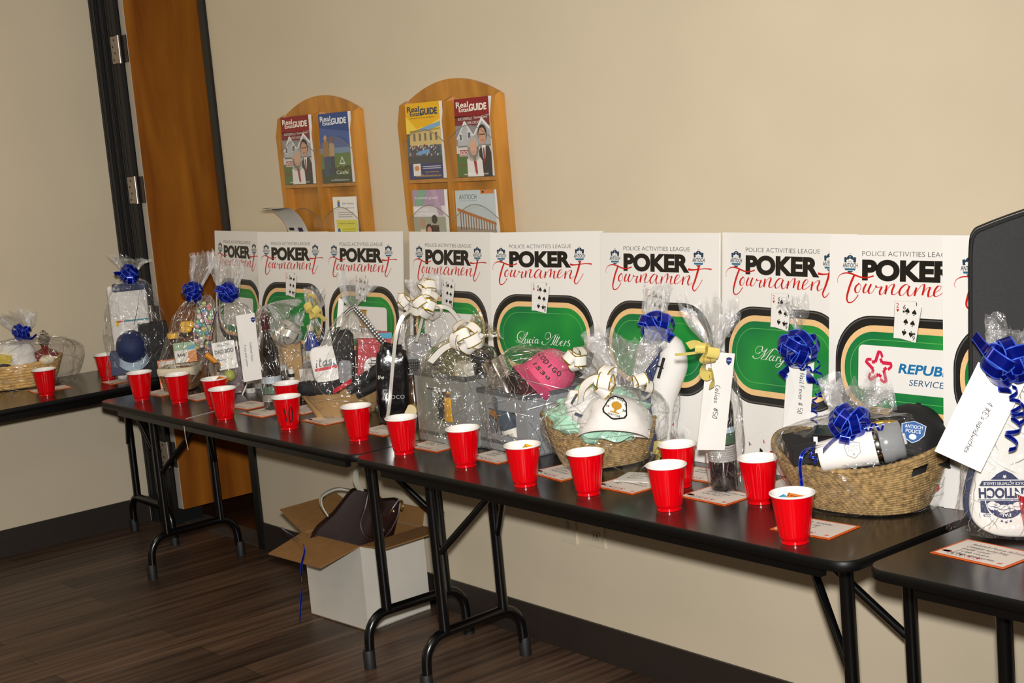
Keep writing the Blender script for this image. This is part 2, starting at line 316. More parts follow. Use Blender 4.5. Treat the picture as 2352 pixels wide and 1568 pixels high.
# ================================================================ folding tables
TOP = col('27221f', .2, name='dark_laminate', spec=.5, noise_amt=.12, nscale=55, bump=.05, bscale=500, bdist=.0005)
EDGE = col('060606', .45, name='black_edge_band', spec=.3); LEGM = col('060607', .25, name='black_enamel'); RUB = col('141414', .6, name='black_rubber')
def table(label, x0, x1, y0, y1, frames, loc=(0, 0, 0), rz=0., skew=None):
    """long side along local x; frames: list of (x, direction of brace)"""
    t = thing('folding_table', label, 'table', loc, rz, 'black folding tables')
    r = .05
    def ring(ins, z):
        P = []
        for cx, cy, a0 in ((x1-r, y0+r, -PI/2), (x1-r, y1-r, 0), (x0+r, y1-r, PI/2), (x0+r, y0+r, PI)):
            for k in range(7): a = a0+PI/2*k/6; P.append((cx+(r-ins)*math.cos(a), cy+(r-ins)*math.sin(a), z))
        return P
    mb = MB(); top = ring(.003, TZ); mb.add(top, [tuple(range(len(top)))], TOP)
    mb.loft([ring(.003, TZ), ring(0, TZ-.003), ring(0, TZ-.021), ring(.003, TZ-.024)], EDGE, False, True)
    mb.build('tabletop', t)
    a = MB()
    a.box((x0+.10, y0+.035, TZ-.055), (x1-.10, y0+.055, TZ-.024), LEGM).box((x0+.10, y1-.055, TZ-.055), (x1-.10, y1-.035, TZ-.024), LEGM)
    a.build('apron', t)
    ym = (y0+y1)/2
    for x, s in frames:
        ap = .05 if abs(s) > 1 else .22; s = max(-1, min(1, s)); dx = skew or 0.
        yf, yr = ym-.10-.02, ym+.12
        mb = MB(); mb.tube([(x, ym-.197, .0), (x, ym-.193, .09)] + [(x, ym-.193+.075*(1-math.cos(k*PI/12)), .09+.078*math.sin(k*PI/12)) for k in range(1, 7)] + [(x+dx*.5, ym, .168)] + [(x+dx, ym+.193-.075*(1-math.cos(k*PI/12)), .09+.078*math.sin(k*PI/12)) for k in range(6, 0, -1)] + [(x+dx, ym+.193, .09), (x+dx, ym+.197, 0)], .0155, LEGM, 12)
        fb = mb.build('foot_bar', t)
        for yy in (ym-.115, ym+.125):
            lg = MB().tube([(x+(dx if yy > ym else 0), yy, .165), (x+(dx if yy > ym else 0), yy-.005, TZ-.03)], .0165, LEGM, 12).build('leg', t)
            MB().tube([(x+(dx if yy > ym else 0), yy-.017, .43), (x+(dx if yy > ym else 0), yy+.017, .43)], .006, STEEL, 8).build('rivet', lg)
        for yy in (ym-.199, ym+.199): MB().lathe([(.0195, 0), (.0195, .055), (.017, .06)], RUB, T((x+(dx if yy > ym else 0), yy, 0)), 12).build('rubber_foot', fb)
        mb = MB(); A = (x+s*ap, ym, .655)
        mb.tube([(x+s*ap, ym, TZ-.03), A], .012, LEGM, 8)
        for yy in (ym-.113, ym+.123): mb.tube([A, (x+(dx if yy > ym else 0)+s*.012, yy, .42)], .0105, LEGM, 8)
        mb.build('brace', t)
    return t
table('black folding table in the middle of the back wall, left of the joint', .828, 2.652, -.612, -.002, [(.905, 1), (2.46, -1)])
table('long black folding table in front, carrying the two seagrass baskets', 2.656, 4.485, -.622, -.012, [(2.785, 1), (4.33, -1)], skew=-.015)
table('black folding table against the left wall, at right angles to the others', -1.77, .06, -.30, .305, [(-.17+.06, -2), (-1.5, 1)], loc=(.31, -.10, 0), rz=PI/2)
table('black folding table cut off by the right edge of the photo', 4.515, 6.34, -.617, -.007, [(4.715, 1), (6.1, -1)])

# ================================================================ posters
WHITE = col('e9e6e2', .45, name='poster_white'); FOAM = col('e9e6df', .7)
PBLK = col('16140f', .4); PRED = col('c3160f', .4); PGREY = col('3b3834', .5); PWOOD = col('e8bf87', .45, noise_amt=.06, nscale=30, aniso=(2, 2, 14)); PRAIL = col('1b1a19', .35); PLINE = col('5fae5b', .4)
NAVY = col('1d3a52', .4); TEAL = col('2b6a86', .4); CRIM = col('d01c49', .4); AZUR = col('0b6ea8', .4); INKB = col('124f7a', .4); GOLD = col('b98a2e', .4)
def felt():
    m, n, b = newmat('printed_green_felt'); tc = n.nodes.new('ShaderNodeTexCoord'); t = n.nodes.new('ShaderNodeTexNoise'); t.inputs['Scale'].default_value = 7; t.inputs['Detail'].default_value = 1
    r = n.nodes.new('ShaderNodeValToRGB'); r.color_ramp.elements[0].color = hexc('04683a'); r.color_ramp.elements[1].color = hexc('219338'); r.color_ramp.elements[0].position = .3; r.color_ramp.elements[1].position = .72
    n.links.new(tc.outputs['Object'], t.inputs['Vector']); n.links.new(t.outputs['Fac'], r.inputs[0]); n.links.new(r.outputs[0], b.inputs['Base Color']); b.inputs['Roughness'].default_value = .42; return m
FELT = felt()
def track(cx, cy, hw, hh, r, n=12):
    P = []
    for sx, sy, a0 in ((1, -1, -PI/2), (1, 1, 0), (-1, 1, PI/2), (-1, -1, PI)):
        for k in range(n+1): a = a0+PI/2*k/n; P.append((cx+sx*(hw-r)+r*math.cos(a), cy+sy*(hh-r)+r*math.sin(a)))
    return P
def annulus(mb, P, Q, mat, M, lay): n = len(P); mb.add([(p[0], p[1], lay*LAY) for p in P+Q], [(i, (i+1) % n, n+(i+1) % n, n+i) for i in range(n)], mat, False, M)
def spade(mb, x, y, h, mat, M, lay, up=1):
    L = [(0, .5), (-.12, .32), (-.36, .06), (-.38, -.14), (-.26, -.25), (-.1, -.2), (-.04, -.15), (-.06, -.32), (-.14, -.44), (.14, -.44), (.06, -.32), (.04, -.15), (.1, -.2), (.26, -.25), (.38, -.14), (.36, .06), (.12, .32)]
    mb.poly([(x+up*a*h, y+up*b*h) for a, b in L][::1], mat, M, lay)
def heart(mb, x, y, h, mat, M, lay): mb.poly([(x+a*h, y+b*h) for a, b in [(0, -.5), (-.36, -.02), (-.42, .22), (-.3, .42), (-.12, .42), (0, .26), (.12, .42), (.3, .42), (.42, .22), (.36, -.02)]], mat, M, lay)
def star(mb, x, y, r, mat, M, lay, a0=PI/2): mb.poly([(x+(r if k % 2 == 0 else r*.42)*math.cos(a0+k*PI/5), y+(r if k % 2 == 0 else r*.42)*math.sin(a0+k*PI/5)) for k in range(10)], mat, M, lay)
def crest(mb, x, y, w, M, lay=1, c1=None, flip=1):
    """shield-shaped league crest with the town's name, w wide, centred"""
    c1 = c1 or NAVY; k = w/44.
    P = lambda L: [(x+flip*a*k, y+flip*b*k) for a, b in L]
    mb.poly(P([(-17, 0), (-18, 12), (-11, 13.5), (-11, 0)]), c1, M, lay); mb.poly(P([(17, 0), (11, 0), (11, 13.5), (18, 12)]), c1, M, lay)
    mb.poly(P([(13*math.cos(a*PI/12), 1+17*math.sin(a*PI/12)) for a in range(13)]), c1, M, lay)
    for bx, by, br in ((-7, 4, 4), (0, 5.5, 5), (6.5, 4, 3.8)): mb.poly(P([(bx+br*math.cos(a*PI/6), by+br*.8*math.sin(a*PI/6)) for a in range(12)]), WHITE, M, lay+1)
    star(mb, x, y+flip*13.5*k, 2.2*k, WHITE, M, lay+1, flip*PI/2)
    if flip > 0: mb.text('ANTIOCH', x-22*k, y-12.5*k, 44*k, 11*k, c1, M, lay, .02)
    mb.poly(P([(-17, -14), (17, -14), (15, -19), (-15, -19)]), TEAL if c1 is NAVY else c1, M, lay); mb.poly(P([(-9, -20.5), (9, -20.5), (5, -24), (-5, -24)]), c1, M, lay)
    for a in (-3, 0, 3): star(mb, x+a*k, y+flip*21*k, 1.2*k, c1, M, lay)
def tcurve(mb, strokes, fu, fv, mat, M, lay, thin, thick):
    for st in strokes: mb.stroke([(fu(a), fv(a, b)) for a, b in st], 0, mat, M, lay, 5, auto=(thin, thick))
LOWER = [[(420,600),(375,640),(358,700),(375,748),(415,735),(442,660),(428,605),(400,590)],[(520,600),(482,690),(488,745),(530,725),(592,600)],[(592,600),(555,700),(568,752),(610,730),(662,636)],[(655,622),(682,652),(742,640),(715,715),(725,768),(765,735),(810,640)],[(815,610),(793,758)],[(797,735),(850,630),(900,588),(916,612),(890,690),(888,748),(930,752),(990,690)],[(1130,612),(1080,588),(1020,640),(990,715),(1008,766),(1060,735),(1132,608)],[(1132,608),(1105,700),(1118,764),(1160,750),(1222,640)],[(1225,628),(1198,764)],[(1203,740),(1270,625),(1318,576),(1332,606),(1306,748)],[(1312,720),(1370,634),(1408,622),(1390,690),(1388,766),(1432,752),(1475,700)],[(1470,705),(1540,645),(1552,598),(1512,598),(1470,670),(1464,742),(1500,756),(1570,706),(1625,640)],[(1630,618),(1605,772)],[(1612,725),(1670,630),(1730,596),(1738,636),(1710,710),(1726,772),(1790,725)]]
LUCIA = [[(350,545),(372,602),(425,600),(480,520),(490,430),(455,368),(395,365),(315,420),(268,510),(268,600),(310,662),(370,662),(440,590),(520,470),(582,398),(604,410),(565,490),(480,610),(395,710),(300,725),(235,718),(213,690),(262,675),(360,705),(470,765),(545,748)],[(545,600),(508,700),(530,748),(590,680),(620,600)],[(620,600),(585,705),(602,748),(640,720)],[(735,625),(692,620),(648,690),(662,744),(712,722)],[(780,620),(750,710),(770,746),(800,720)],[(818,545),(822,575)],[(940,622),(880,620),(838,690),(850,744),(900,705),(945,615)],[(945,615),(915,710),(930,752),(980,690)],[(1078,680),(1060,740),(1125,792),(1200,765),(1300,660),(1420,520),(1500,462),(1612,468)],[(1290,560),(1235,616),(1175,580),(1168,480),(1230,398),(1300,398),(1342,460),(1330,530),(1352,562)],[(1505,480),(1440,630),(1385,750),(1320,792)],[(1565,510),(1490,660),(1430,762),(1465,796)],[(1625,520),(1545,670),(1500,765),(1545,802),(1602,750),(1600,690)],[(1650,742),(1722,690),(1702,655),(1650,700),(1636,780),(1690,802)],[(1790,648),(1842,682)],[(1805,680),(1742,815)],[(1935,618),(1882,690),(1932,745),(1905,812),(1838,792)]]
MARY = [[(370,835),(345,872),(380,930),(470,952),(570,900),(680,760),(780,580),(872,458)],[(620,640),(562,700),(490,712),(433,650),(440,550),(520,430),(620,383),(692,420),(690,500),(668,570),(700,612),(760,570)],[(862,480),(790,640),(735,800),(635,960)],[(740,850),(860,680),(980,540),(1110,463),(1195,480),(1252,560),(1256,645)],[(1095,480),(1000,610),(900,790),(812,945)],[(690,965),(800,972),(875,940)],[(1140,780),(1040,780),(960,870),(940,962),(985,985),(1065,900),(1145,775)],[(1145,775),(1070,900),(1060,985),(1130,950)],[(1255,790),(1170,998)],[(1225,870),(1310,790),(1325,830)],[(1400,800),(1330,930),(1342,1012),(1425,950),(1525,815)],[(1525,815),(1420,1010),(1300,1205),(1210,1262),(1168,1212),(1222,1120),(1360,1060),(1480,980),(1550,908)],[(1700,930),(1660,980),(1690,1030)]]
def poster(idx, L, R, du, inner, label):
    """L, R: top corners of the board; du: sideways shift of the print in mm; inner: what is printed on the felt"""
    L = Vector(L); R = Vector(R); H, Wd = .61, .457; lean = .06 if idx < 8 else .045
    ux = (R-L); ux.z = 0; ux.normalize(); n = Vector((ux.y, -ux.x, 0)); rz = math.atan2(ux.y, ux.x); a = math.asin(lean/H)
    base = L + ux*Wd/2 + n*lean; base.z = TZ + .0006
    mb = MB(); mb.box((-Wd/2, 0, 0), (Wd/2, .005, H), FOAM)
    mb.v = [tuple(p) for p in mb.v]
    M = Mat((-Wd/2+du/1000., -.0002, H), (.001, 0, 0), (0, 0, .001))   # print in millimetres, v up from the top edge
    M = M @ Matrix.Diagonal((1, 1, 1, 1))
    F = Mat((-Wd/2, -.0002, H), (.001, 0, 0), (0, 0, .001)); mb.poly([(0, 0), (0, -610), (457, -610), (457, 0)][::-1], WHITE, F, 0)
    mb.text('POLICE ACTIVITIES LEAGUE', 82, -49, 255, 11, PGREY, M, 1, -.012)
    mb.text('POKER', 82, -107, 254, 50, PBLK, M, 1, .055)
    crest(mb, 47, -65, 43, M); crest(mb, 369, -65, 44, M)
    fu = lambda X: 82+.1984*(X-455); fv = lambda X, Y: -(57.5+(Y-205)*.1435)
    tcurve(mb, LOWER, fu, fv, PRED, M, 3, 1.3, 5.4)
    for pts, ws in (([(110,605),(95,550),(130,470),(210,432),(300,440),(400,480),(480,500),(560,490),(625,465)], (.8, 1, 1.6, 3, 4, 4, 3.4, 3, 4)), ([(345,465),(300,580),(260,720),(238,840),(252,905),(290,918),(340,885),(380,830),(406,782)], (5.5, 6, 6, 5, 4, 3, 2.4, 2.2, 3)), ([(1917,400),(1890,520),(1840,690),(1800,800),(1808,858),(1840,872),(1900,800),(1977,662)], (7, 7, 6, 5, 3.6, 2.6, 1.6, 1.8)), ([(1715,478),(1800,488),(1920,472),(2030,460),(2142,468)], (6.5, 4, 2.4, 2.6, 4))):
        mb.stroke([(fu(x), fv(x, y)) for x, y in pts], ws, PRED, M, 3, 6)
    cx, cy = 215, -313
    O = track(cx, cy, 208, 125, 105); I1 = track(cx, cy, 192, 103, 98); I2 = track(cx, cy, 181, 88, 86)
    annulus(mb, I1, O, PRAIL, M, 1); annulus(mb, track(cx, cy, 203, 119, 102), track(cx, cy, 205, 122, 103), col('55524f', .4), M, 2)
    annulus(mb, I2, I1, PWOOD, M, 2); mb.poly(I2, FELT, M, 1)
    annulus(mb, track(cx, cy, 163, 69, 66), track(cx, cy, 164.5, 70.5, 67), PLINE, M, 2)
    # two playing cards over the rail
    mb.poly([(178, -151), (174, -236), (228, -237), (236, -151)][::-1], WHITE, M, 4)
    mb.stroke([(177, -151), (173.5, -236)], .7, PGREY, M, 5); mb.stroke([(178, -150.5), (236, -150.5)], .6, col('bdb8b0', .5), M, 5)
    mb.text('2', 181, -166, 7, 11, PRED, M, 5); heart(mb, 185, -172, 8, PRED, M, 5); mb.text('I', 236, -160, 2, 8, PBLK, M, 8)
    ca, sa = math.cos(-.17), math.sin(-.17); K = Mat((217, -199, 0), (ca, sa, 0), (-sa, ca, 0)); KM = M @ K
    mb.poly([(-26, -41), (26, -41), (26, 41), (-26, 41)], WHITE, KM, 6); mb.stroke([(26.6, 41), (26.6, -41), (-20, -41.6)], 1.2, PGREY, KM, 5, 1)
    mb.text('6', -22, 27, 7, 11, PBLK, KM, 7); spade(mb, -18.5, 22, 8, PBLK, KM, 7); mb.text('9', 15, -38, 7, 11, PBLK, KM, 7); spade(mb, 18.5, -22.5, 8, PBLK, KM, 7, -1)
    for sx in (-9, 10):
        spade(mb, sx, 25, 16, PBLK, KM, 7); spade(mb, sx, 0, 16, PBLK, KM, 7); spade(mb, sx, -25, 16, PBLK, KM, 7, -1)
    # fan of cards along the bottom edge
    for q_, (ang, x, sym) in enumerate(((.5, 150, 0), (.2, 190, 1), (-.15, 235, 0), (-.45, 280, 1))):
        ca, sa = math.cos(ang), math.sin(ang); KM = M @ Mat((x, -575, 0), (ca, sa, 0), (-sa, ca, 0))
        mb.poly(track(0, 16, 34, 46, 5, 3), WHITE, KM, 1+q_*2); annulus(mb, track(0, 16, 33.4, 45.4, 5, 3), track(0, 16, 34, 46, 5, 3), col('d8d3cb', .5), KM, 2+q_*2)
        (heart if sym else spade)(mb, 4, 8, 40, PRED if sym else PBLK, KM, 2+q_*2); mb.text('A', -30, 45, 9, 11, PRED if sym else PBLK, KM, 2+q_*2, .02)
    if inner == 'lucia': tcurve(mb, LUCIA, lambda X: 105+(X-210)*.1287, lambda X, Y: -337-(Y-745-(X-210)*.0345)*.0938, WHITE, M, 3, .9, 3.4)
    elif inner == 'mary': tcurve(mb, MARY, lambda X: 112+(X-340)*.098, lambda X, Y: -321-(Y-955-(X-340)*.033)*.058, WHITE, M, 3, .9, 3.2)
    elif inner == 'council':
        tcurve(mb, [s for s in LUCIA[8:11]], lambda X: 150+(X-1060)*.11, lambda X, Y: -318-(Y-780)*.0938, WHITE, M, 3, .9, 3.2); tcurve(mb, [[(0, 6), (1, 4)]], lambda X: 245+X, lambda X, Y: -318+Y, WHITE, M, 3, 2, 3)
        tcurve(mb, [[(20, 0), (5, 3), (-2, 12), (12, 14), (40, 6), (60, 6)], [(34, 7), (26, 20), (16, 33), (4, 36)]], lambda X: 262+X, lambda X, Y: -282-Y, WHITE, M, 3, .9, 3.2)
        mb.text('CITY COUNCIL', 140, -347, 150, 12, WHITE, M, 3, .02); mb.text('DISTRICT 3', 160, -366, 108, 11, WHITE, M, 3)
    elif inner == 'invest':
        mb.poly(track(215, -318, 140, 58, 14), WHITE, M, 3); mb.text('I', 196, -334, 40, 62, GOLD, M, 4, .01); mb.stroke([(190, -273), (242, -273)], 4, GOLD, M, 4); mb.stroke([(190, -333), (242, -333)], 4, GOLD, M, 4)
        mb.text('INVESTMENTS', 110, -352, 210, 13, PGREY, M, 4, -.01)
    elif inner == 'panel': mb.poly(track(215, -318, 140, 58, 14), WHITE, M, 3)
    elif inner == 'tail': tcurve(mb, [[(s[0]+190, s[1]) for s in st] for st in LUCIA[7:8]], lambda X: 215+(X-940)*.1287, lambda X, Y: -337-(Y-770)*.0938, WHITE, M, 3, .9, 3.2)
    elif inner == 'services':
        mb.poly(track(225, -310, 150, 53, 13), WHITE, M, 3)
        sx, sy, R5 = 133, -308, 37.
        for k in range(5):
            ak = PI/2 + k*2*PI/5
            def q(r, da): return (sx+r*math.cos(ak+da), sy+r*math.sin(ak+da))
            tip, iL, iR = q(R5, 0), q(R5*.42, PI/5), q(R5*.42, -PI/5)
            mb.stroke([iL, ((iL[0]+tip[0])/2, (iL[1]+tip[1])/2), tip], 8.4, CRIM, M, 4, 3)
            mb.stroke([iR, (iR[0]*.62+tip[0]*.38, iR[1]*.62+tip[1]*.38)], 7.8, CRIM, M, 4, 3)
            mb.stroke([q(R5, .08), q(R5*.98, -.17), q(R5*.72, -.42)], (6, 7, 6.4), CRIM, M, 5, 4)
        mb.text('REPUBLIC', 188, -317, 176, 23, AZUR, M, 4, .03, .25); mb.text('SERVICES', 218, -343, 104, 14, INKB, M, 4, 0., .2)
    o = mb.build('poster', loc=base); o.rotation_euler = (-a, 0, rz)
    tag(o, label, 'poster', 'poker tournament posters'); return o
for i, (L, R, du, inner, lab) in enumerate((
    ((.875, -.045, 1.342), (1.331, -.083, 1.341), 8, 'panel', 'white poker tournament poster farthest left, half hidden by blue-bowed gift bags'),
    ((1.311, -.095, 1.343), (1.767, -.068, 1.340), 12, 'council', 'poker tournament poster with small white lettering about the council on its green felt'),
    ((1.767, -.080, 1.342), (2.223, -.060, 1.342), 12, 'invest', 'poker tournament poster behind the gift tied with black and white gingham ribbon'),
    ((2.273, -.065, 1.343), (2.730, -.075, 1.346), 12, 'panel', 'poker tournament poster behind the tall gift with the white and gold bow'),
    ((2.733, -.085, 1.349), (3.187, -.032, 1.345), 0, 'lucia', 'poker tournament poster with two script words on the felt, behind the pink cap'),
    ((3.225, -.075, 1.341), (3.682, -.074, 1.339), 14, 'tail', 'poker tournament poster behind the tall clear bag with the blue bow'),
    ((3.680, -.060, 1.337), (4.136, -.091, 1.344), 5, 'mary', 'poker tournament poster with white script on the felt, between the two wine bottles with envelopes'),
    ((4.068, -.105, 1.345), (4.525, -.106, 1.350), 14, 'services', 'poker tournament poster with a red star emblem on a white panel'),
    ((4.396, -.125, 1.353), (4.850, -.075, 1.351), 18, 'panel', 'poker tournament poster at the far right, mostly hidden by the black case'))): poster(i, L, R, du, inner, lab)

# ================================================================ brochure racks
RW = wood('a06a22', 'c98a35', 5, (3, 3, .6), .4, 'honey_maple')
def rack(x0, x1, label):
    t = thing('brochure_rack', label, 'brochure rack', (x0, 0, 1.18), 0, 'wooden wall brochure racks'); w = x1-x0; zt = 1.773-1.18
    n = 24; arc = [(w*k/n, zt-.01+.066*math.sin(PI*k/n)**.85) for k in range(n+1)]
    P = [(0, .02), (w, .02)] + arc[::-1]; N = len(P)
    MB().add([(x, -.012, z) for x, z in P]+[(x, -.001, z) for x, z in P], [tuple(range(N)), tuple(range(N, 2*N))[::-1]]+[(i, N+i, N+(i+1) % N, (i+1) % N) for i in range(N)], RW).build('back_panel', t)
    for nm, xs in (('side_panel', (0, w-.018)), ('divider', (w/2-.009,))):
        for x in xs:
            m = MB(); S = [(-.012, .0), (-.02, .0), (-.044, .13), (-.05, .2), (-.052, zt-.075), (-.038, zt-.012), (-.012, zt)]; K = len(S)
            m.add([(x, y, z) for y, z in S]+[(x+.018, y, z) for y, z in S], [tuple(range(K))[::-1], tuple(range(K, 2*K))]+[(i, (i+1) % K, K+(i+1) % K, K+i) for i in range(K)], RW); m.build(nm, t)
    for z, dp in ((.075, .034), (1.503-1.18, .048)):
        for xa, xb in ((.018, w/2-.009), (w/2+.009, w-.018)):
            MB().box((xa, -dp, z), (xb, -.012, z+.012), RW).build('shelf', t)
            # clear front with a curved top edge
            m = MB(); A = [(xa+(xb-xa)*k/14, z+.13+.045*math.sin(PI*k/14)) for k in range(15)]
            m.add([(x, -dp-.001, z+.002) for x, _ in A]+[(x, -.051, zz) for x, zz in A], [(i, i+1, 16+i, 15+i) for i in range(14)], ACRYL)
            m.tube([(x, -.051, zz) for x, zz in A], .0011, col('8d8473', .2), 6); m.build('clear_pocket', t)
    return t
rack(1.452, 1.975, 'smaller-looking wooden brochure rack with an arched top, nearer the door')
rack(2.246, 2.757, 'wooden brochure rack with an arched top, to the right of the other one')
def cover(mb, M, w, h, items):
    for it in items:
        k = it[0]; U = lambda x, y: (x*w, (1-y)*h)
        if k == 'r': mb.poly([U(it[1], it[4]), U(it[3], it[4]), U(it[3], it[2]), U(it[1], it[2])], col(it[5], .3), M, it[6])
        elif k == 't': mb.text(it[5], it[1]*w, (1-it[2])*h, it[3]*w, it[4]*h, col(it[6], .3), M, it[7], it[8] if len(it) > 8 else 0.)
        elif k == 'e': mb.poly([U(it[1]+it[3]*math.cos(a*PI/10), it[2]+it[4]*math.sin(a*PI/10)) for a in range(20)][::-1], col(it[5], .3), M, it[6])
        elif k == 'p': mb.poly([U(*q) for q in it[1]][::-1], col(it[2], .3), M, it[3])
def couple(s=0):
    return [('p', [(.30,1),(.30,.78),(.42,.70),(.60,.70),(.74,.80),(.76,1)], 'e9e6e2', 6), ('p', [(.60,1),(.60,.74),(.72,.62),(.95,.62),(1,.7),(1,1)], '22222a', 5), ('e', .50,.63,.165,.15, 'b9b4ad', 7), ('p', [(.335,.62),(.665,.62),(.67,.77),(.58,.80),(.42,.80),(.33,.77)], 'b9b4ad', 7), ('e', .51,.63,.095,.098, 'd9a88c', 8), ('p', [(.47,.73),(.56,.73),(.60,.98),(.54,.98)], 'a52a33', 7),
            ('e', .78,.46,.13,.115, '3b2c24', 6), ('e', .78,.49,.105,.105, 'cf9a7c', 7), ('p', [(.74,.61),(.86,.61),(.83,.78),(.78,.78)], 'eeeae6', 6), ('p', [(.78,.64),(.82,.64),(.83,.80),(.79,.84)], '8d1f26', 7), ('r', .70,.465,.86,.478, '241b18', 8), ('r', .46,.685,.56,.692, '9b3b36', 9), ('r', .74,.54,.82,.548, '8c4a3c', 8)]
RED = [('r',0,0,1,1,'8d8e92',1),('p',[(0,0),(1,0),(1,.22),(.5,.26),(0,.24)],'8a1620',2),('p',[(0,.22),(1,.24),(1,.36),(0,.34)],'7a3036',2),('t',.06,.115,.36,.075,'Real','f1e9dd',3,.02),('t',.14,.17,.36,.055,'Estate','f1e9dd',3,.02),('t',.44,.165,.5,.09,'GUIDE','f1e9dd',3,.04),('t',.10,.275,.42,.035,'SUCCESSFULLY','f4f0ea',3),('t',.55,.275,.4,.04,'Opening Doors','f4f0ea',3),('t',.24,.33,.52,.032,'FOR OVER 2 DECADES','f4f0ea',3),
       ('p',[(.05,.50),(.28,.30),(.5,.46),(.5,.62),(.05,.62)],'b9bbc0',3),('p',[(.02,.51),(.28,.28),(.54,.48),(.5,.5),(.28,.32),(.06,.52)],'e4e4e4',4),('p',[(.55,.46),(.78,.27),(1,.40),(1,.62),(.55,.62)],'a6a9af',3),('p',[(.52,.47),(.78,.25),(1,.38),(1,.42),(.78,.3),(.56,.48)],'e4e4e4',4),('r',.10,.44,.2,.54,'e9eaec',4),('r',.34,.42,.46,.52,'e9eaec',4),('r',.12,.455,.18,.53,'5b6168',5),('r',.36,.435,.44,.51,'5b6168',5),('r',0,.60,1,.70,'d7d7d5',3),('r',0,.70,1,1,'4b6d34',3),('r',.08,.645,.36,.735,'e8e4df',4),('r',.095,.655,.345,.725,'a32430',5),('t',.115,.717,.21,.05,'SOLD','f3efe9',6,.03),
       ('t',.06,.86,.22,.03,'Real Estate','a32430',9),('t',.2,.98,.7,.028,'www.EBRealEstateGuide.com','f3efe9',9)] + couple()
YEL = [('r',0,0,1,.36,'e8b21a',1),('p',[(0,.16),(.3,.34),(.7,.30),(1,.22),(1,.36),(0,.4)],'f2d24a',2),('p',[(.3,.36),(.6,.31),(1,.26),(1,.32),(.6,.37)],'7fa9cc',3),('t',.06,.115,.36,.075,'Real','27405e',3,.02),('t',.14,.17,.36,.055,'Estate','27405e',3,.02),('t',.44,.165,.5,.09,'GUIDE','27405e',3,.04),('t',.14,.21,.7,.024,'Serving Contra Costa and beyond','4a3a18',3),('r',0,.36,1,.80,'48606e',1),('p',[(.10,.36),(1,.34),(1,.56),(.08,.56)],'d9bd78',2)] + [('r',x,.40,x+.06,.50,'6b6a60',3) for x in (.2,.36,.52,.68,.84)] + [('e',.08+.86*((k*37)%61)/61.,.56+.13*((k*23)%47)/47.,.022,.018,['2c2a33','c8a58d','5b4a55','d8d3cf','3b4a66','7a3a3a'][k%6],4) for k in range(70)] + [('p',[(.3,.64),(.66,.61),(.66,.66),(.3,.69)],'6fa3d8',6),('r',0,.70,1,.80,'3a4248',3),('r',0,.80,1,1,'22306a',2),('r',.14,.80,.36,.96,'ece7e0',4),('e',.25,.86,.07,.035,'d98a4a',5),('r',.42,.835,.95,.845,'c9c6d8',4),('r',.42,.86,.95,.87,'c9c6d8',4),('t',.48,.925,.4,.022,'www.dvhba.org','e5b93a',4),('t',.2,.975,.75,.03,'www.EBRealEstateGuide.com','e5b93a',4)]
BLU = [('r',0,0,1,1,'2c4a86',1),('p',[(0,.2),(1,.28),(1,.5),(0,.5)],'49619a',2),('r',0,.5,1,.58,'6e8fae',2),('r',0,.58,1,1,'5d7a3c',2),('p',[(0,.8),(1,.76),(1,1),(0,1)],'2c4630',3),('t',.06,.115,.36,.075,'Real','e9ecf2',3,.02),('t',.14,.17,.36,.055,'Estate','e9ecf2',3,.02),('t',.44,.165,.5,.09,'GUIDE','e9ecf2',3,.04),('p',[(.08,.62),(.10,.42),(.2,.38),(.3,.42),(.3,.62)],'9c7440',4),('p',[(.3,.62),(.32,.44),(.4,.40),(.5,.46),(.48,.62)],'b09a78',4),('e',.2,.36,.055,.05,'c99a78',5),('e',.4,.385,.055,.05,'8a5a40',5),('p',[(.1,.62),(.3,.62),(.28,.9),(.12,.9)],'31466e',4),('p',[(.31,.62),(.47,.62),(.45,.88),(.33,.88)],'2a3550',4),('p',[(.62,.74),(.72,.62),(.82,.74)],'dfe6df',4),('p',[(.66,.72),(.72,.655),(.78,.72)],'5d7a3c',5),('t',.5,.88,.4,.05,'Calafia','dfe6df',4),('t',.3,.975,.6,.026,'www.EBRealEstateGuide.com','f3efe9',4)] + [('e',.55+.4*((k*29)%31)/31.,.78+.1*((k*17)%23)/23.,.03,.02,['c9b43a','7a9a3a','e0cf70'][k%3],3) for k in range(24)]
COM = [('r',0,0,1,1,'d8d4d6',1),('r',0,.0,1,.25,'a890a8',2),('p',[(.2,0),(.45,0),(.3,.25),(.05,.25)],'7fa88c',3),('p',[(.6,0),(.75,0),(.95,.4),(.8,.4)],'b79ab0',3),('t',.08,.155,.72,.055,'in common ground','f0ecf0',4),('t',.06,.33,.4,.05,'ENGAGING','f4f0f2',4,.02),('t',.1,.41,.6,.05,'COMMUNITY','f4f0f2',4,.02),('r',0,.42,1,1,'9fa08e',2),('e',.28,.52,.07,.08,'b98a70',4),('p',[(.18,.8),(.2,.62),(.36,.62),(.4,.8)],'d9c79f',3),('e',.66,.46,.09,.07,'2a2220',4),('p',[(.55,1),(.56,.55),(.78,.55),(.82,1)],'4a3830',3),('e',.48,.62,.1,.09,'3a2a28',5),('e',.49,.64,.07,.07,'c08a78',6),('p',[(.36,1),(.4,.74),(.6,.74),(.62,1)],'8a4a40',5)]
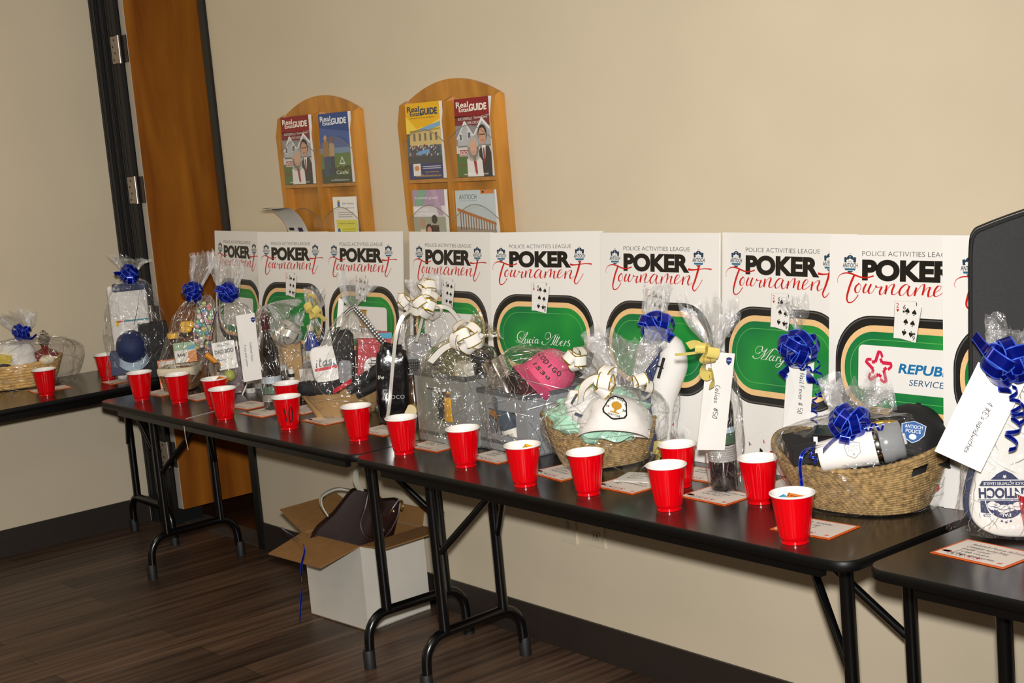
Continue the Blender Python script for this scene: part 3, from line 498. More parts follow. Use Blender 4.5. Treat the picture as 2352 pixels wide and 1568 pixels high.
ANT = [('r',0,0,1,1,'b9c4c6',1),('t',.10,.14,.44,.075,'ANTIOCH','3c4448',2,-.01),('t',.1,.175,.44,.02,'community & resident directory','5c6468',2),('r',.64,.0,.98,.06,'c97a3c',2),('e',.71,.03,.025,.02,'3a2a20',3),('p',[(.04,.27),(1,.50),(1,.545),(.04,.32)],'b06a30',3)] + [('p',[(.1+.065*k,.31+.0145*k),(.125+.065*k,.315+.0145*k),(.125+.065*k,.62),(.1+.065*k,.62)],'8a5a34',2) for k in range(14)] + [('p',[(0,.56),(1,.62),(1,1),(0,1)],'9a8a78',2)]
FLY = [('r',0,0,1,1,'ece9e2',1),('r',.2,.06,.3,.18,'3c6a9a',2),('r',.2,.06,.3,.09,'e0b030',3),('t',.4,.14,.5,.035,'2023 Antioch','6a6a6a',2),('t',.44,.22,.46,.03,'Housing Resources','3c5a8a',2),('r',.2,.28,.9,.29,'8a8a8a',2),('r',.2,.32,.9,.33,'8a8a8a',2),('r',.2,.36,.8,.37,'8a8a8a',2),('r',.1,.42,1,1,'dfd84a',2),('t',.2,.50,.7,.03,'Program Highlights','4a4a2a',3),('e',.2,.62,.06,.05,'2a6aa8',3),('r',.34,.58,.9,.59,'6a6a3a',3),('r',.34,.62,.9,.63,'6a6a3a',3),('r',.34,.66,.9,.67,'6a6a3a',3)]
def magazine(x, z, w, h, items, label, y=-.046, lean=.03, thick=.012, cat='magazine', tilt=0.):
    mb = MB(); mb.box((0, 0, 0), (w, thick, h), col('e6e2da', .6)); cover(mb, Mat((0, -.0003, 0), (1, 0, 0), (0, 0, 1)), w, h, items)
    o = mb.build('magazine', loc=(x, y, z)); o.rotation_euler = (-lean, tilt, 0); tag(o, label, cat, 'magazines in the wall racks'); return o
def mag(pxl, pxr, pyt, pyb, items, label, **k):
    A = at_y(pxl, pyb, -.05); B = at_y(pxr, pyt, -.03); Cc = at_y(pxr, pyb, -.05); zb = k.pop('zb', A.z)
    w = min(Cc.x-A.x, .222); return magazine(A.x, zb, w, B.z-zb, items, label, **k)
mag(655, 719, 262, 430, RED, 'maroon real estate guide with a couple, in the rack nearer the door', zb=1.517)
mag(741, 809, 254, 427, BLU, 'blue real estate guide with two people standing outdoors', zb=1.517)
mag(940, 1018, 230, 416, YEL, 'yellow and blue real estate guide with a crowd photo', zb=1.517)
mag(1052, 1131, 219, 411, RED, 'maroon real estate guide with a couple, in the right-hand rack', zb=1.517)
mag(951, 1024, 434, 545, COM, 'mauve magazine about engaging community in the lower left pocket of the right rack', zb=1.27)
mag(1049, 1140, 434, 545, ANT, 'pale blue town directory with a wooden railing on its cover', zb=1.27)
mag(768, 821, 450, 545, FLY, 'white and yellow flyer in the lower pocket of the rack nearer the door', zb=1.27, thick=.003, cat='flyer')
# curled magazine flopping out of the lower left pocket
mb = MB(); prof = crom([(-.012, -.045, .02), (-.005, -.05, .12), (-.005, -.075, .19), (.0, -.12, .235), (.0, -.17, .238)], 6); n = len(prof)
WM = .14
for off, mt in ((0, col('e4e0d8', .5)), (.006, col('d8d4cc', .5))):
    mb.add([q for p in prof for q in ((0, p.y+off*.3, p.z-off), (WM, p.y+off*.3, p.z-off))], [(2*i, 2*i+1, 2*i+3, 2*i+2) for i in range(n-1)], mt, True)
mb.add([q for p in prof for q in ((WM*.1, p.y-.0008, p.z+.0008), (WM*.35, p.y-.0008, p.z+.0008))], [(2*i, 2*i+1, 2*i+3, 2*i+2) for i in range(8, n-2)], col('2a2824', .4), True)
mb.add([q for p in prof for q in ((WM*.55, p.y-.0008, p.z+.0008), (WM*.78, p.y-.0008, p.z+.0008))], [(2*i, 2*i+1, 2*i+3, 2*i+2) for i in range(6, 12)], col('3a2c58', .4), True)
mb.text('RIVERTOWN', 0, 0, .11, .016, col('3a3630', .5), Mat((WM*.86, -.0485, .04), (0, -.12, 1), (-1, 0, 0)), 3)
tag(mb.build('magazine', loc=(1.475, 0, 1.2)), 'white magazine flopping forward out of the lower left pocket', 'magazine', 'magazines in the wall racks')

# ================================================================ red cups
CRED = col('d4000d', .16, name='red_plastic', coat=.5); CWHT = col('f2eeea', .3, name='white_plastic'); MARK = col('17100f', .5)
def cup_mesh():
    mb = MB(); n = 160; H = .109
    def rad(z): return .0305+(.0462-.0305)*(z/H)
    rings = []
    for z in (0, .001, .0045, .009, .0105, .016, .024, .04, .055, .07, .082, .090, .097, .101, .1045):
        R = []
        for j in range(n):
            a = 2*PI*j/n; r = rad(z)
            if z >= .0105:
                env = min(1, (z-.0105)/.008)*min(1, max(0, (.099-z)/.012)); flute = abs(math.sin(a*10))**.35; r -= env*.0021*(1-flute)*(.62+.38*math.sin(a*2+.8)); r += .0004*env
            elif z > .001: r -= .0014
            R.append((r*math.cos(a), r*math.sin(a), z))
        rings.append(R)
    mb.loft(rings, CRED, True, False)
    ln = MB(); ln.lathe([(rad(.1045), .1045), (.0488, .1052), (.0495, .1074), (.0488, .1092), (.0472, .1098), (.0452, .1085), (.0432, .104), (.0408, .09), (.0356, .055), (.0292, .014), (.027, .006), (.001, .006)], CWHT, n=64, cap0=False, cap1=False)
    for j in range(20):
        a = 2*PI*j/20; ln.tube([(.0418*math.cos(a), .0418*math.sin(a), .099), (.0399*math.cos(a), .0399*math.sin(a), .086), (.0348*math.cos(a), .0348*math.sin(a), .05)], .0006, col('d9d4cf', .35), 4)
    return mb, ln
cup0 = None
def cup(px, pyb, label, mark=None, z=TZ):
    global cup0
    p = at_z(px, pyb, z+.0005)
    if cup0 is None: a_, b_ = cup_mesh(); o = cup0 = a_.build('plastic_cup'); b_.build('white_lining', o)
    else:
        o = cup0.copy(); COL.objects.link(o)
        for ch in [c for c in cup0.children if c.name.startswith('white_lining')]: c2 = ch.copy(); COL.objects.link(c2); c2.parent = o
    tag(o, label, 'cup', 'red plastic cups', p, random.uniform(0, 6)); return o, p
ORG = col('e07a1c', .5); YELT = col('f0b21e', .5); BLUT = col('2fa6cf', .5); TXT = col('2b2320', .6)
def ticket(p, dx, dy, dz, yaw, tilt, mat, label):
    mb = MB(); mb.box((-.024, -.012, 0), (.024, .012, .0006), mat); mb.text('TICKET', -.018, -.006, .036, .009, TXT, Mat((0, 0, .0007), (1, 0, 0), (0, 1, 0)), 1, .02)
    mb.box((-.0215, -.0105, .0006), (-.0205, .0105, .0009), TXT)
    o = mb.build('raffle_ticket', loc=(p.x+dx, p.y+dy, p.z+dz)); o.rotation_euler = (tilt, .2, yaw); tag(o, label, 'ticket', 'raffle tickets in the cups')
cupd = [(108, 907, 'red plastic cup in front of the straw basket on the left-wall table'), (249, 870, 'red plastic cup beside the navy box on the left-wall table'), (327, 917, 'red plastic cup at the left end of the middle table'), (413, 923, 'red plastic cup in front of the upright handwritten card'),
        (499, 935, 'red plastic cup half hidden, with an orange ticket at its rim'), (518, 961, 'red plastic cup standing in front of the one with an orange ticket'), (666, 948, 'red plastic cup hidden behind the cup marked 10'), (665, 983, 'red plastic cup marked 10 in black pen'), (825, 1009, 'red plastic cup in front of the brown paper tray'),
        (929, 1040, 'red plastic cup in front of the black gift pouch, left end of the front table'), (1070, 1069, 'red plastic cup in front of the left grey bin'), (1207, 1113, 'red plastic cup with yellow tickets, in front of the right grey bin'), (1352, 1133, 'red plastic cup in front of the mint-lined seagrass basket'), (1562, 1115, 'red plastic cup half hidden behind another, left of the yellow-ribboned wine bottle'),
        (1537, 1168, 'front cup of the overlapping red pair left of the yellow-ribboned wine bottle'), (1747, 1152, 'red plastic cup right of the yellow-ribboned wine bottle'), (1826, 1243, 'red plastic cup with blue and orange tickets, before the big basket'), (2394, 1245, 'red plastic cup cut off by the right edge of the photo')]
CP = []
for a in cupd: CP.append(cup(a[0], a[1], a[2]))
o, p = CP[7]; o.rotation_euler = (0, 0, 0)
def cone_pt(a, z): r = .0313+(.0465-.0313)*(z/.109)+.0006; return (r*math.cos(a), r*math.sin(a), z)
m10 = MB()
a0 = math.atan2(CAM.y-p.y, CAM.x-p.x) - .3
for st in ([(.02, .075), (.1, .03)], [(.45, .072), (.36, .05), (.42, .028), (.6, .03), (.68, .055), (.6, .075), (.46, .074)]):
    P = crom([(q[0], q[1], 0) for q in st], 6) if len(st) > 2 else [Vector((st[0][0]+(st[1][0]-st[0][0])*k/6, st[0][1]+(st[1][1]-st[0][1])*k/6, 0)) for k in range(7)]
    m10.tube([cone_pt(a0+q.x, q.y) for q in P], .0021, MARK, 6)
m10.build('pen_number', o)
ticket(CP[4][1], .012, .028, .1, .4, .5, ORG, 'orange raffle ticket poking out of a cup on the middle table')
ticket(CP[11][1], .006, .022, .092, .25, .5, YELT, 'yellow raffle ticket standing in the cup before the right grey bin'); ticket(CP[11][1], -.006, .004, .082, -.5, .2, YELT, 'yellow raffle ticket lying low in the cup before the right grey bin')
ticket(CP[16][1], -.012, -.008, .09, -.25, .25, BLUT, 'blue raffle ticket in the front cup before the big basket'); ticket(CP[16][1], .005, .012, .094, .5, .3, ORG, 'orange raffle ticket behind the blue one in the front cup'); ticket(CP[16][1], .018, .0, .092, .75, .25, ORG, 'orange raffle ticket right of the blue one in the front cup')
ticket(CP[9][1], -.012, .01, .07, .4, .3, ORG, 'orange raffle ticket deep in the cup before the black pouch'); ticket(CP[0][1], 0, .004, .088, 1.2, .2, col('8fb0c4', .5), 'pale blue ticket in the cup before the straw basket')

# ================================================================ prize cards
CARD = col('efe6dd', .5); CORG = col('e8641b', .45); INK = col('3a3230', .6)
def card(px, py, yaw, lines, label, w=.158, h=.115, z=TZ, seed=1, dz=.0006, suits=True):
    mb = MB(); mb.box((-w/2, -h/2, 0), (w/2, h/2, .0012), CORG); M = Mat((0, 0, .0013), (1, 0, 0), (0, 1, 0)); b = .006
    mb.poly([(-w/2+b, -h/2+b), (w/2-b, -h/2+b), (w/2-b, h/2-b), (-w/2+b, h/2-b)], CARD, M, 1)
    for k, s in enumerate(lines): hand(mb, s, -w*.30, h*.24-k*.0165, .0105, INK, M, w=.0011, lay=2, seed=seed+k)
    if suits:
        for k in range(4):
            x = -w*.28+k*.0205; c = PBLK if k < 2 else PRED; annulus(mb, track(x, -h*.33, .0085, .0085, .008, 4), track(x, -h*.33, .0093, .0093, .0088, 4), c, M, 2); (spade if k % 2 == 0 else heart)(mb, x, -h*.33, .009, c, M, 2)
        for x, c in ((-.41, 'c85a20'), (-.385, '2c3450'), (-.36, 'b02a22')): mb.poly([(x*w+.008*math.cos(a*PI/5), -h*.27+.006*math.sin(a*PI/5)) for a in range(10)], col(c, .5), M, 2)
        mb.poly([(w*.33, -h*.36), (w*.39, -h*.36), (w*.405, -h*.30), (w*.345, -h*.30)], CORG, M, 2)
    p = at_z(px, py, z); o = mb.build('prize_card', loc=(p.x, p.y, p.z+dz)); o.rotation_euler = (0, 0, yaw); tag(o, label, 'card', 'orange-bordered prize cards'); return o
card(115, 894, 1.45, ['Wine basket', 'spa gift'], 'prize card behind the cup on the left-wall table, before the straw basket')
card(283, 874, 1.5, ['Golf prize'], 'prize card between the two leftmost cups, under the navy box')
card(374, 902, .1, ['Honey and', 'candy'], 'prize card lying left of the upright handwritten card')
card(462, 911, -.05, ['Dad bod', 'gift'], 'prize card left of the cup with an orange ticket', seed=3)
card(573, 931, .05, ['Cookbook', 'and wine'], 'prize card behind the wine bottle with the Cookbook envelope', seed=4)
card(607, 948, .02, ['Wine and', 'glasses'], 'prize card under the wine bottle with the Cookbook envelope', seed=5)
card(700, 941, 0, ['Treats'], 'prize card tucked behind the cup marked 10', seed=6)
card(752, 965, -.04, ['Fajitas', 'shirts'], 'prize card in front of the brown paper tray', seed=7)
card(880, 989, .03, ['Coffee', 'pouch and', 'cups'], 'prize card left of the joint between the tables', seed=8)
card(1000, 1024, .03, ['Champagne', 'party set', 'for two'], 'prize card at the foot of the left grey bin', seed=9)
card(1142, 1049, -.05, ['Tequila', 'tumbler', 'and cap'], 'prize card between the two grey bins', seed=10)
card(1291, 1086, -.12, ['Lone tree', 'gift card', 'round of golf'], 'prize card left of the cup before the mint-lined basket', seed=11)
card(1442, 1115, -.02, ['San Jose sharks', 'autographed puck', '$60'], 'prize card before the seagrass basket mentioning an autographed puck', seed=12)
card(1618, 1091, .05, ['Dinner', 'for one'], 'prize card half hidden behind the yellow-ribboned wine bottle', seed=13)
card(1648, 1139, -.02, ['Celias mexican rest', '$50 gift card', 'wine red x1'], 'prize card under the foot of the yellow-ribboned wine bottle', seed=14)
card(1830, 1118, .1, ['Nail fever'], 'prize card half hidden beside the big seagrass basket', seed=15)
card(1872, 1213, .06, ['Four tumbler', '27 oz cap', 'giving 90'], 'prize card before the big seagrass basket, behind the front cup', seed=16)
card(2262, 1272, -.06, ['Antioch Police Activities', 'League swag bag', 'under cover', '2 club covers', '4 Ikes sandwiches'], 'prize card on the right-hand table listing the swag bag, beside the white cover', seed=17, w=.175, h=.12)
mb = MB(); mb.box((-.075, -.045, 0), (.075, .045, .0008), col('efece6', .5)); mb.box((-.075, -.045, .002), (.075, .045, .0025), col('efece6', .5))
M = Mat((0, 0, .0027), (1, 0, 0), (0, 1, 0))
for k, s in enumerate(('Lone tree', 'Golf club', 'Antioch')): hand(mb, s, -.05, .02-.02*k, .011, INK, M, seed=k)
o = mb.build('folded_note', loc=at_z(1487, 1098, TZ+.0022)); o.rotation_euler = (0, 0, .35); tag(o, 'folded white note overlapping the prize card in front of the seagrass basket', 'note')
# upright card leaning on the little wicker basket
s = Spot(395, 885); mb = MB(); a, b = s.p(369, 885), s.p(417, 885); top = s.p(415, 823); w = b.x-a.x; h = top.z+.01
mb.box((0, 0, 0), (w, .0015, h), CORG); M = Mat((0, -.0002, 0), (1, 0, 0), (0, 0, 1)); mb.poly([(.005, .005), (w-.005, .005), (w-.005, h-.005), (.005, h-.005)], CARD, M, 1)
hand(mb, 'Melody the', .012, h*.62, .017, INK, M, w=.0014, lay=2); hand(mb, 'Band', .028, h*.36, .017, INK, M, w=.0014, lay=2)
o = mb.build('prize_card', loc=s.w((a.x, -.075, .0005))); o.rotation_euler = (-.2, 0, s.rz+.1); tag(o, 'upright handwritten prize card leaning on the wicker basket', 'card', 'orange-bordered prize cards')
# loose string over the table edge
mb = MB(); A = at_z(505, 940, TZ+.001); B = at_z(428, 961, TZ+.001); B2 = B+Vector((0, -.012, -.01)); mb.tube([A, (A+B)/2+Vector((0, .01, 0)), B, B2, B2+Vector((.0, 0, -.05)), B2+Vector((.01, 0, -.1))], .0011, col('bdb5ad', .5), 6)
tag(mb.build('loose_string'), 'thin white string hanging over the front edge of the middle table', 'string')
# ================================================================ helpers for the gifts
def blob(mb, c, r, mat, amp=.1, fr=3., seed=0, n=26, m=16, M=None, e=1., flat=None):
    """lumpy closed body"""
    c = Vector(c); rings = []
    for i in range(m+1):
        a = -PI/2+PI*i/m; R = []
        for j in range(n):
            b = 2*PI*j/n; d = Vector((math.cos(a)*math.cos(b), math.cos(a)*math.sin(b), math.sin(a)))
            d = Vector([math.copysign(abs(x)**e, x) for x in d]); q = d*fr+Vector((seed*3.1, seed*1.7, seed))
            k = 1+amp*noise.noise(q)+amp*.45*noise.noise(q*2.6); p = Vector((d.x*r[0], d.y*r[1], d.z*r[2]))*k
            if flat is not None and p.z < flat: p.z = flat
            R.append(c+p)
        rings.append(R)
    return mb.loft(rings, mat, False, False, M)
def rope_basket(name, label, loc, rz, rb, rt, h, dh, rows, K, mat, e=2., holes=(), amp=.004, group=None, dip=0., braid=False, liner=None):
    t = thing(name, label, 'basket', loc, rz, group); sub = 5; N = rows*sub; S = K*5
    def pt(t_, th, off):
        c, s_ = math.cos(th), math.sin(th); k = 1/(abs(c)**e+abs(s_)**e)**(1/e)
        g = t_**.8; rx = rb[0]+(rt[0]-rb[0])*g; ry = rb[1]+(rt[1]-rb[1])*g
        H = h+dh*abs(c)**2.5-dip*max(0, -s_)**2*t_
        return ((rx+off)*k*c, (ry+off)*k*s_, .003+H*t_)
    V = []; F = []
    for i in range(N+1):
        t_ = i/N; row = t_*rows; fr = row % 1.; r_ = int(row)
        for j in range(S):
            th = 2*PI*j/S; b = abs(math.sin(PI*row))**.6
            dirn = -1 if (braid and r_ % 2) else 1
            tw = .5+.5*math.sin(K*th+dirn*2*PI*fr*.8+r_*1.9); V.append(pt(t_, th, amp*b*(.35+.65*tw)))
    def open_(i, j):
        th = 2*PI*(j+.5)/S; t_ = (i+.5)/N
        return any((a0 <= th <= a1 or a0 <= th-2*PI <= a1) and r0 <= t_ <= r1 for a0, a1, r0, r1 in holes)
    for i in range(N):
        for j in range(S):
            if not open_(i, j): k = (j+1) % S; F.append((i*S+j, i*S+k, (i+1)*S+k, (i+1)*S+j))
    mb = MB(); mb.add(V, F, mat, True)
    n2 = 72; V = []; F = []                                          # inner face
    for i in range(13):
        for j in range(n2): V.append(pt(i/12, 2*PI*j/n2, -.005))
    for i in range(12):
        for j in range(n2):
            th = 2*PI*(j+.5)/n2; t_ = (i+.5)/12
            if not any((a0 <= th <= a1 or a0 <= th-2*PI <= a1) and r0 <= t_ <= r1 for a0, a1, r0, r1 in holes): k = (j+1) % n2; F.append((i*n2+k, i*n2+j, (i+1)*n2+j, (i+1)*n2+k))
    mb.add(V, F, mat, True); mb.add([V[j] for j in range(n2)], [tuple(range(n2))], mat)
    mb.build('body', t)
    R = MB(); rings = []; S2 = K*4
    for j in range(S2):
        th = 2*PI*j/S2; c = Vector(pt(1, th, -.002)); d = Vector((math.cos(th), math.sin(th), 0)); ring = []
        for k in range(8):
            a = 2*PI*k/8; rr = .0062*(1+.22*math.sin(K*th*1.0+a*2)); ring.append(c+d*(rr*math.cos(a))+Vector((0, 0, rr*math.sin(a))))
        rings.append(ring)
    rings.append(rings[0]); R.loft(rings, mat); R.build('rim', t)
    return t
def film(parent, s, rings, seed=0, neck=99, amp=.006, fr=14., n=96, sub=8, mats=None, name='film', jag=.02, npl=9, crk=.0009, creases=None):
    """cellophane: rings of (xl, yl, xr, yr, depth ratio, pleat, d) measured left and right outlines"""
    A, B = mats or (FILM, FILMD); P = []
    for xl, yl, xr, yr, q, pl, d in rings: P.append((s.p(xl, yl, d), s.p(xr, yr, d), q, pl))
    K = len(P); cl = crom([p[0] for p in P], sub); cr = crom([p[1] for p in P], sub); rn = random.Random(seed)
    ph = [rn.uniform(0, 6.28) for _ in range(4)]; R = []; N = len(cl)
    for i in range(N):
        t = i/sub; k = min(int(t), K-2); u = t-k; q = P[k][2]*(1-u)+P[k+1][2]*u; pl = P[k][3]*(1-u)+P[k+1][3]*u
        c = (cl[i]+cr[i])/2; ax = (cr[i]-cl[i])/2; rx = max(ax.length, .004); ax = ax.normalized(); dp = Vector((0, -1, 0)); ring = []
        upv = ax.cross(dp); top = i == N-1
        for j in range(n):
            a = 2*PI*j/n
            w = 1+pl*(.5*math.sin(npl*a+ph[0]+.05*i)+.35*math.sin((npl+4)*a+ph[1]-.08*i)+.3*math.sin((2*npl+3)*a+ph[2]))
            p = c+ax*(rx*math.cos(a)*w)+dp*(rx*q*math.sin(a)*w); g = p*fr+Vector((seed*7.3, seed*2.9, 0))
            v1 = noise.noise(g); dist = noise.voronoi(g*1.1)[0]; cr_ = dist[1]-dist[0]
            off = amp*(v1*1.1+.9*(cr_-.3))+rn.gauss(0, crk); o = (p-c).normalized() if (p-c).length > 1e-6 else dp
            p = p+o*min(off, rx*.5)+Vector((0, 0, .25*off))
            if i > N-3: p += Vector((0, 0, 1))*jag*noise.noise(Vector((math.cos(a)*4+seed, math.sin(a)*4, i*.1)))*(1.6 if top else .6)
            if p.z < .0015: p.z = .0015+.002*abs(v1)
            ring.append(p)
        R.append(ring)
    mb = MB(); nk = min(int(neck*sub), N-1)
    mb.loft(R[:nk+1], A, smooth=False)
    if nk < N-1: mb.loft(R[nk:], B, smooth=False)
    NC = creases if creases is not None else int(60+1500*max((p[1]-p[0]).length for p in P)*abs(P[-1][0].z-P[0][0].z)*4)
    for _ in range(min(NC, 280)):
        gath = rn.random() < .35; i = rn.uniform(nk*.8, N-4) if gath and nk < N-1 else rn.uniform(0, min(nk, N-2)); j = rn.uniform(0, n); L = int(rn.choice((2, 2, 3, 4, 6, 9, 14))); di = rn.choice((-1, 1))*rn.uniform(.35, 1.); dj = rn.gauss(0, .55) if rn.random() < .7 else rn.gauss(0, 2.2); pts = []
        for k in range(L+1):
            a, b = int(i), int(j); u, v = i-a, j-b
            if a < 1 or a >= N-1: break
            g = lambda x, y: R[x][y % n]
            pts.append(g(a, b)*(1-u)*(1-v)+g(a+1, b)*u*(1-v)+g(a, b+1)*(1-u)*v+g(a+1, b+1)*u*v); i += di; j += dj+rn.gauss(0, .25)
        if len(pts) > 2: r_ = rn.uniform(.00035, .0009); mb.tube(pts, [r_*.3]+[r_]*(len(pts)-2)+[r_*.3], CREASE, 5, cap=False)
    return mb.build(name, parent)
def wrap(s, label, rings, group='cellophane gift wraps', **k):
    t = thing('cellophane_wrap', label, 'gift wrap', s.o + Vector((0, 0, .0005)), s.rz, group); film(t, s, rings, **k); return t
BLU1 = col('081c98', .15, .6, name='blue_ribbon', coat=.3); BLU2 = col('3f63e0', .3, .2, name='blue_ribbon_edge'); WHT1 = col('efebe4', .3, name='white_satin', coat=.2); GLD1 = col('c9a52a', .25, .8, name='gold_edge'); YEL1 = col('e3cf74', .3, .1, name='yellow_satin', coat=.2); SIL1 = col('dedad2', .2, .45, name='silver_ribbon', coat=.3)
LANE = {'blue': [(0, .1, BLU2), (.1, .9, BLU1), (.9, 1, BLU2)], 'white': [(0, .09, GLD1), (.09, .91, WHT1), (.91, 1, GLD1)], 'yellow': [(0, 1, YEL1)], 'silver': [(0, 1, SIL1)]}
def bow(parent, c, r, n, style, seed=0, w=None, tails=(), tilt=None, front=.35):
    """pull bow: n ribbon loops springing from c, r the reach of a loop"""
    rn = random.Random(seed); mb = MB(); c = Vector(c); r = r*(.95 if style == 'blue' else 1.12); w = w*1.3 if w else r*.47; n = max(3, int(n*.7))
    blob(mb, c, (r*.16, r*.16, r*.16), LANE[style][len(LANE[style])//2][2], .1, 3, seed, 10, 6); o = mb.build('bow', parent)
    for i in range(n):
        g = i*2.399963+rn.uniform(-.2, .2); el = 1-(i+.5)/n*1.15; rad = math.sqrt(max(0, 1-el*el)); d = Vector((rad*math.cos(g), -el-front, rad*math.sin(g))).normalized()
        if tilt: d = (d+Vector(tilt)).normalized()
        x, y = frame_z(d); a = rn.uniform(0, PI); nrm = x*math.cos(a)+y*math.sin(a); wd = d.cross(nrm); L = r*rn.uniform(.82, 1.08); wide = .27
        P = [c+d*(L*math.sin(PI*t)**.8 if t < 1 else 0)+nrm*(L*wide*1.7*math.sin(2*PI*t)) for t in [k/16 for k in range(17)]]
        lp = MB(); lp.strip(P, wd, w, LANE[style]); lp.build('loop', o)
    for tl in tails: ribbon(o, tl[0], tl[1], style, 'ribbon_tail')
    return o
def ribbon(parent, pts, w, style, name='ribbon_tail', wd=(0, -.5, .9), n=8):
    P = crom(pts, n); W_ = []
    for i, p in enumerate(P):
        d = (P[min(i+1, len(P)-1)]-P[max(i-1, 0)]).normalized(); v = Vector(wd); v = v-d*v.dot(d); W_.append(v.normalized() if v.length > .05 else frame_z(d)[0])
    mb = MB(); mb.strip(P, W_, w, LANE[style]); return mb.build(name, parent)
def curl(parent, c, ax, turns, R, L, w, style, seed=0):
    c = Vector(c); ax = Vector(ax).normalized(); x, y = frame_z(ax); N = int(turns*14); P = []; W_ = []
    for i in range(N+1):
        t = i/N; a = 2*PI*turns*t; rr = R*(.6+.4*t); P.append(c+ax*(L*t)+(x*math.cos(a)+y*math.sin(a))*rr); W_.append(ax)
    mb = MB(); mb.strip(P, W_, w, LANE[style]); return mb.build('ribbon_tail', parent)
def envelope(s, q, ds, lines, label, th=.0016, seal=(.88, .95), tx=(.5, .3), th_=.016, horiz=False):
    """q: TL TR BR BL outline, ds their distance in front of the base"""
    C = [s.p(a, b, d) for (a, b), d in zip(q, ds)]; TL, TR, BR, BL = C; u = (TR-TL+BR-BL)/2; v = (TL-BL+TR-BR)/2; w, h = u.length, v.length; o = (TL+TR+BR+BL)/4-u/2-v/2
    u = u.normalized(); n = u.cross(v).normalized(); v = n.cross(u).normalized()
    mb = MB(); B = Matrix(((u.x, v.x, n.x, o.x), (u.y, v.y, n.y, o.y), (u.z, v.z, n.z, o.z), (0, 0, 0, 1)))
    mb.box((0, 0, -th), (w, h, 0), col('eeeae6', .5, name='envelope_paper'), B)
    mb.add([(0, h*.06, .0003), (w*.35, h*.5, .0003), (0, h*.94, .0003)], [(0, 1, 2)], col('e9e5e1', .5), False, B)
    if seal:
        cx, cy = w*seal[0], h*seal[1]-.012; S = [(-.008, .007), (0, .0095), (.008, .007), (.0075, -.003), (0, -.0105), (-.0075, -.003)]
        mb.poly([(cx+a, cy+b) for a, b in S][::-1], col('2a2f6b', .4), B, 2); mb.poly([(cx-.006, cy+.003), (cx+.006, cy+.003), (cx+.006, cy-.0005), (cx-.006, cy-.0005)], col('8f93c4', .4), B, 3)
    Tm = B @ Matrix(((0, 1, 0, 0), (-1, 0, 0, 0), (0, 0, 1, 0), (0, 0, 0, 1)))   # writing runs down the envelope
    for k, (t, y, x) in enumerate(lines): hand(mb, t, -h*(1-y), w*x, th_, MARK, Tm, w=th_*.095, lay=2, shear=.2, seed=k+3)
    ob = mb.build('envelope', loc=s.o); ob.rotation_euler = (0, 0, s.rz); tag(ob, label, 'envelope', 'gift envelopes'); return ob
WINE = col('170a0c', .06, name='dark_wine_glass', coat=.6); FOILR = col('5a1420', .3, .4)
def bottle(loc, label, H=.32, R=.037, foil=FOILR, lab=None, rz=0., tilt=(0, 0)):
    t = thing('wine_bottle', label, 'bottle', loc, rz, None, (tilt[0], tilt[1], rz)); k = H/.32
    MB().lathe([(.02, 0), (R*.95, .002), (R, .008*k), (R, .185*k), (R*.93, .205*k), (R*.62, .228*k), (.0155, .248*k), (.0145, .30*k), (.0165, .302*k), (.0165, .318*k), (.012, H)], WINE).build('glass_body', t)
    MB().lathe([(.0152, .252*k), (.0152, .299*k), (.0172, .301*k), (.0172, .319*k), (.01, H+.001)], foil, cap0=False).build('foil', t)
    if lab:
        m = MB()
        for z0, z1, hx in lab: m.lathe([(R+.0006, z0), (R+.0006, z1)], col(hx, .5), cap0=False, cap1=False)
        for z in [lab[-1][0]+.006+.0055*q for q in range(6)]: m.lathe([(R+.0009, z), (R+.0009, z+.0012)], col('77716d', .6), cap0=False, cap1=False, n=28)
        m.build('label', t)
    return t
def cap_hat(loc, label, rot, mat, bmat, under=None, cat='cap', R=.085, H=.105, brim=.07, patch=None, lump=.075):
    t = thing('baseball_cap', label, cat, loc, 0, None, rot)
    prof = [(R*math.cos(a)**.75 if a < PI/2 else .001, H*math.sin(a)) for a in [PI/2*i/10 for i in range(11)]]
    m = MB(); rings = []
    for r_, z in prof:
        ring = []
        for j in range(48):
            a = 2*PI*j/48; k = 1-.02*max(0, abs(math.cos(3*a))-.94)/.06; q_ = Vector((math.cos(a)*r_, math.sin(a)*r_, z))*22+Vector(loc)*9; k += lump*noise.noise(q_)*min(1, z/.03); ring.append((max(r_, .001)*math.cos(a)*k, max(r_, .001)*1.1*math.sin(a)*k, z*(1+.05*noise.noise(q_*.7))))
        rings.append(ring)
    m.loft(rings, mat); m.build('crown', t); MB().lathe([(.007, 0), (.006, .004), (.001, .006)], mat, T((0, 0, H-.002)), 12).build('button', t)
    b = MB(); V = []; nu, nv = 20, 5
    for j in range(nv+1):
        for i in range(nu+1):
            u = -1+2*i/nu; a = -PI/2+u*1.15; v = j/nv; ext = brim*v*math.cos(u*1.15)**.6 if abs(u) < 1 else 0
            x = (R+0)*math.cos(a); y = R*1.1*math.sin(a)-ext; V.append((x*(1+.05*v), y, .004-.016*abs(u)**2*v-.008*v))
    F = [(j*(nu+1)+i, j*(nu+1)+i+1, (j+1)*(nu+1)+i+1, (j+1)*(nu+1)+i) for j in range(nv) for i in range(nu)]
    b.add(V, F, bmat, True); b.add([(x, y, z-.003) for x, y, z in V], [f[::-1] for f in F], under or bmat, True)
    b.tube([(V[nv*(nu+1)+i][0], V[nv*(nu+1)+i][1], V[nv*(nu+1)+i][2]-.0015) for i in range(nu+1)], .0022, bmat, 6); b.build('brim', t)
    if patch: patch(t, R, H)
    return t
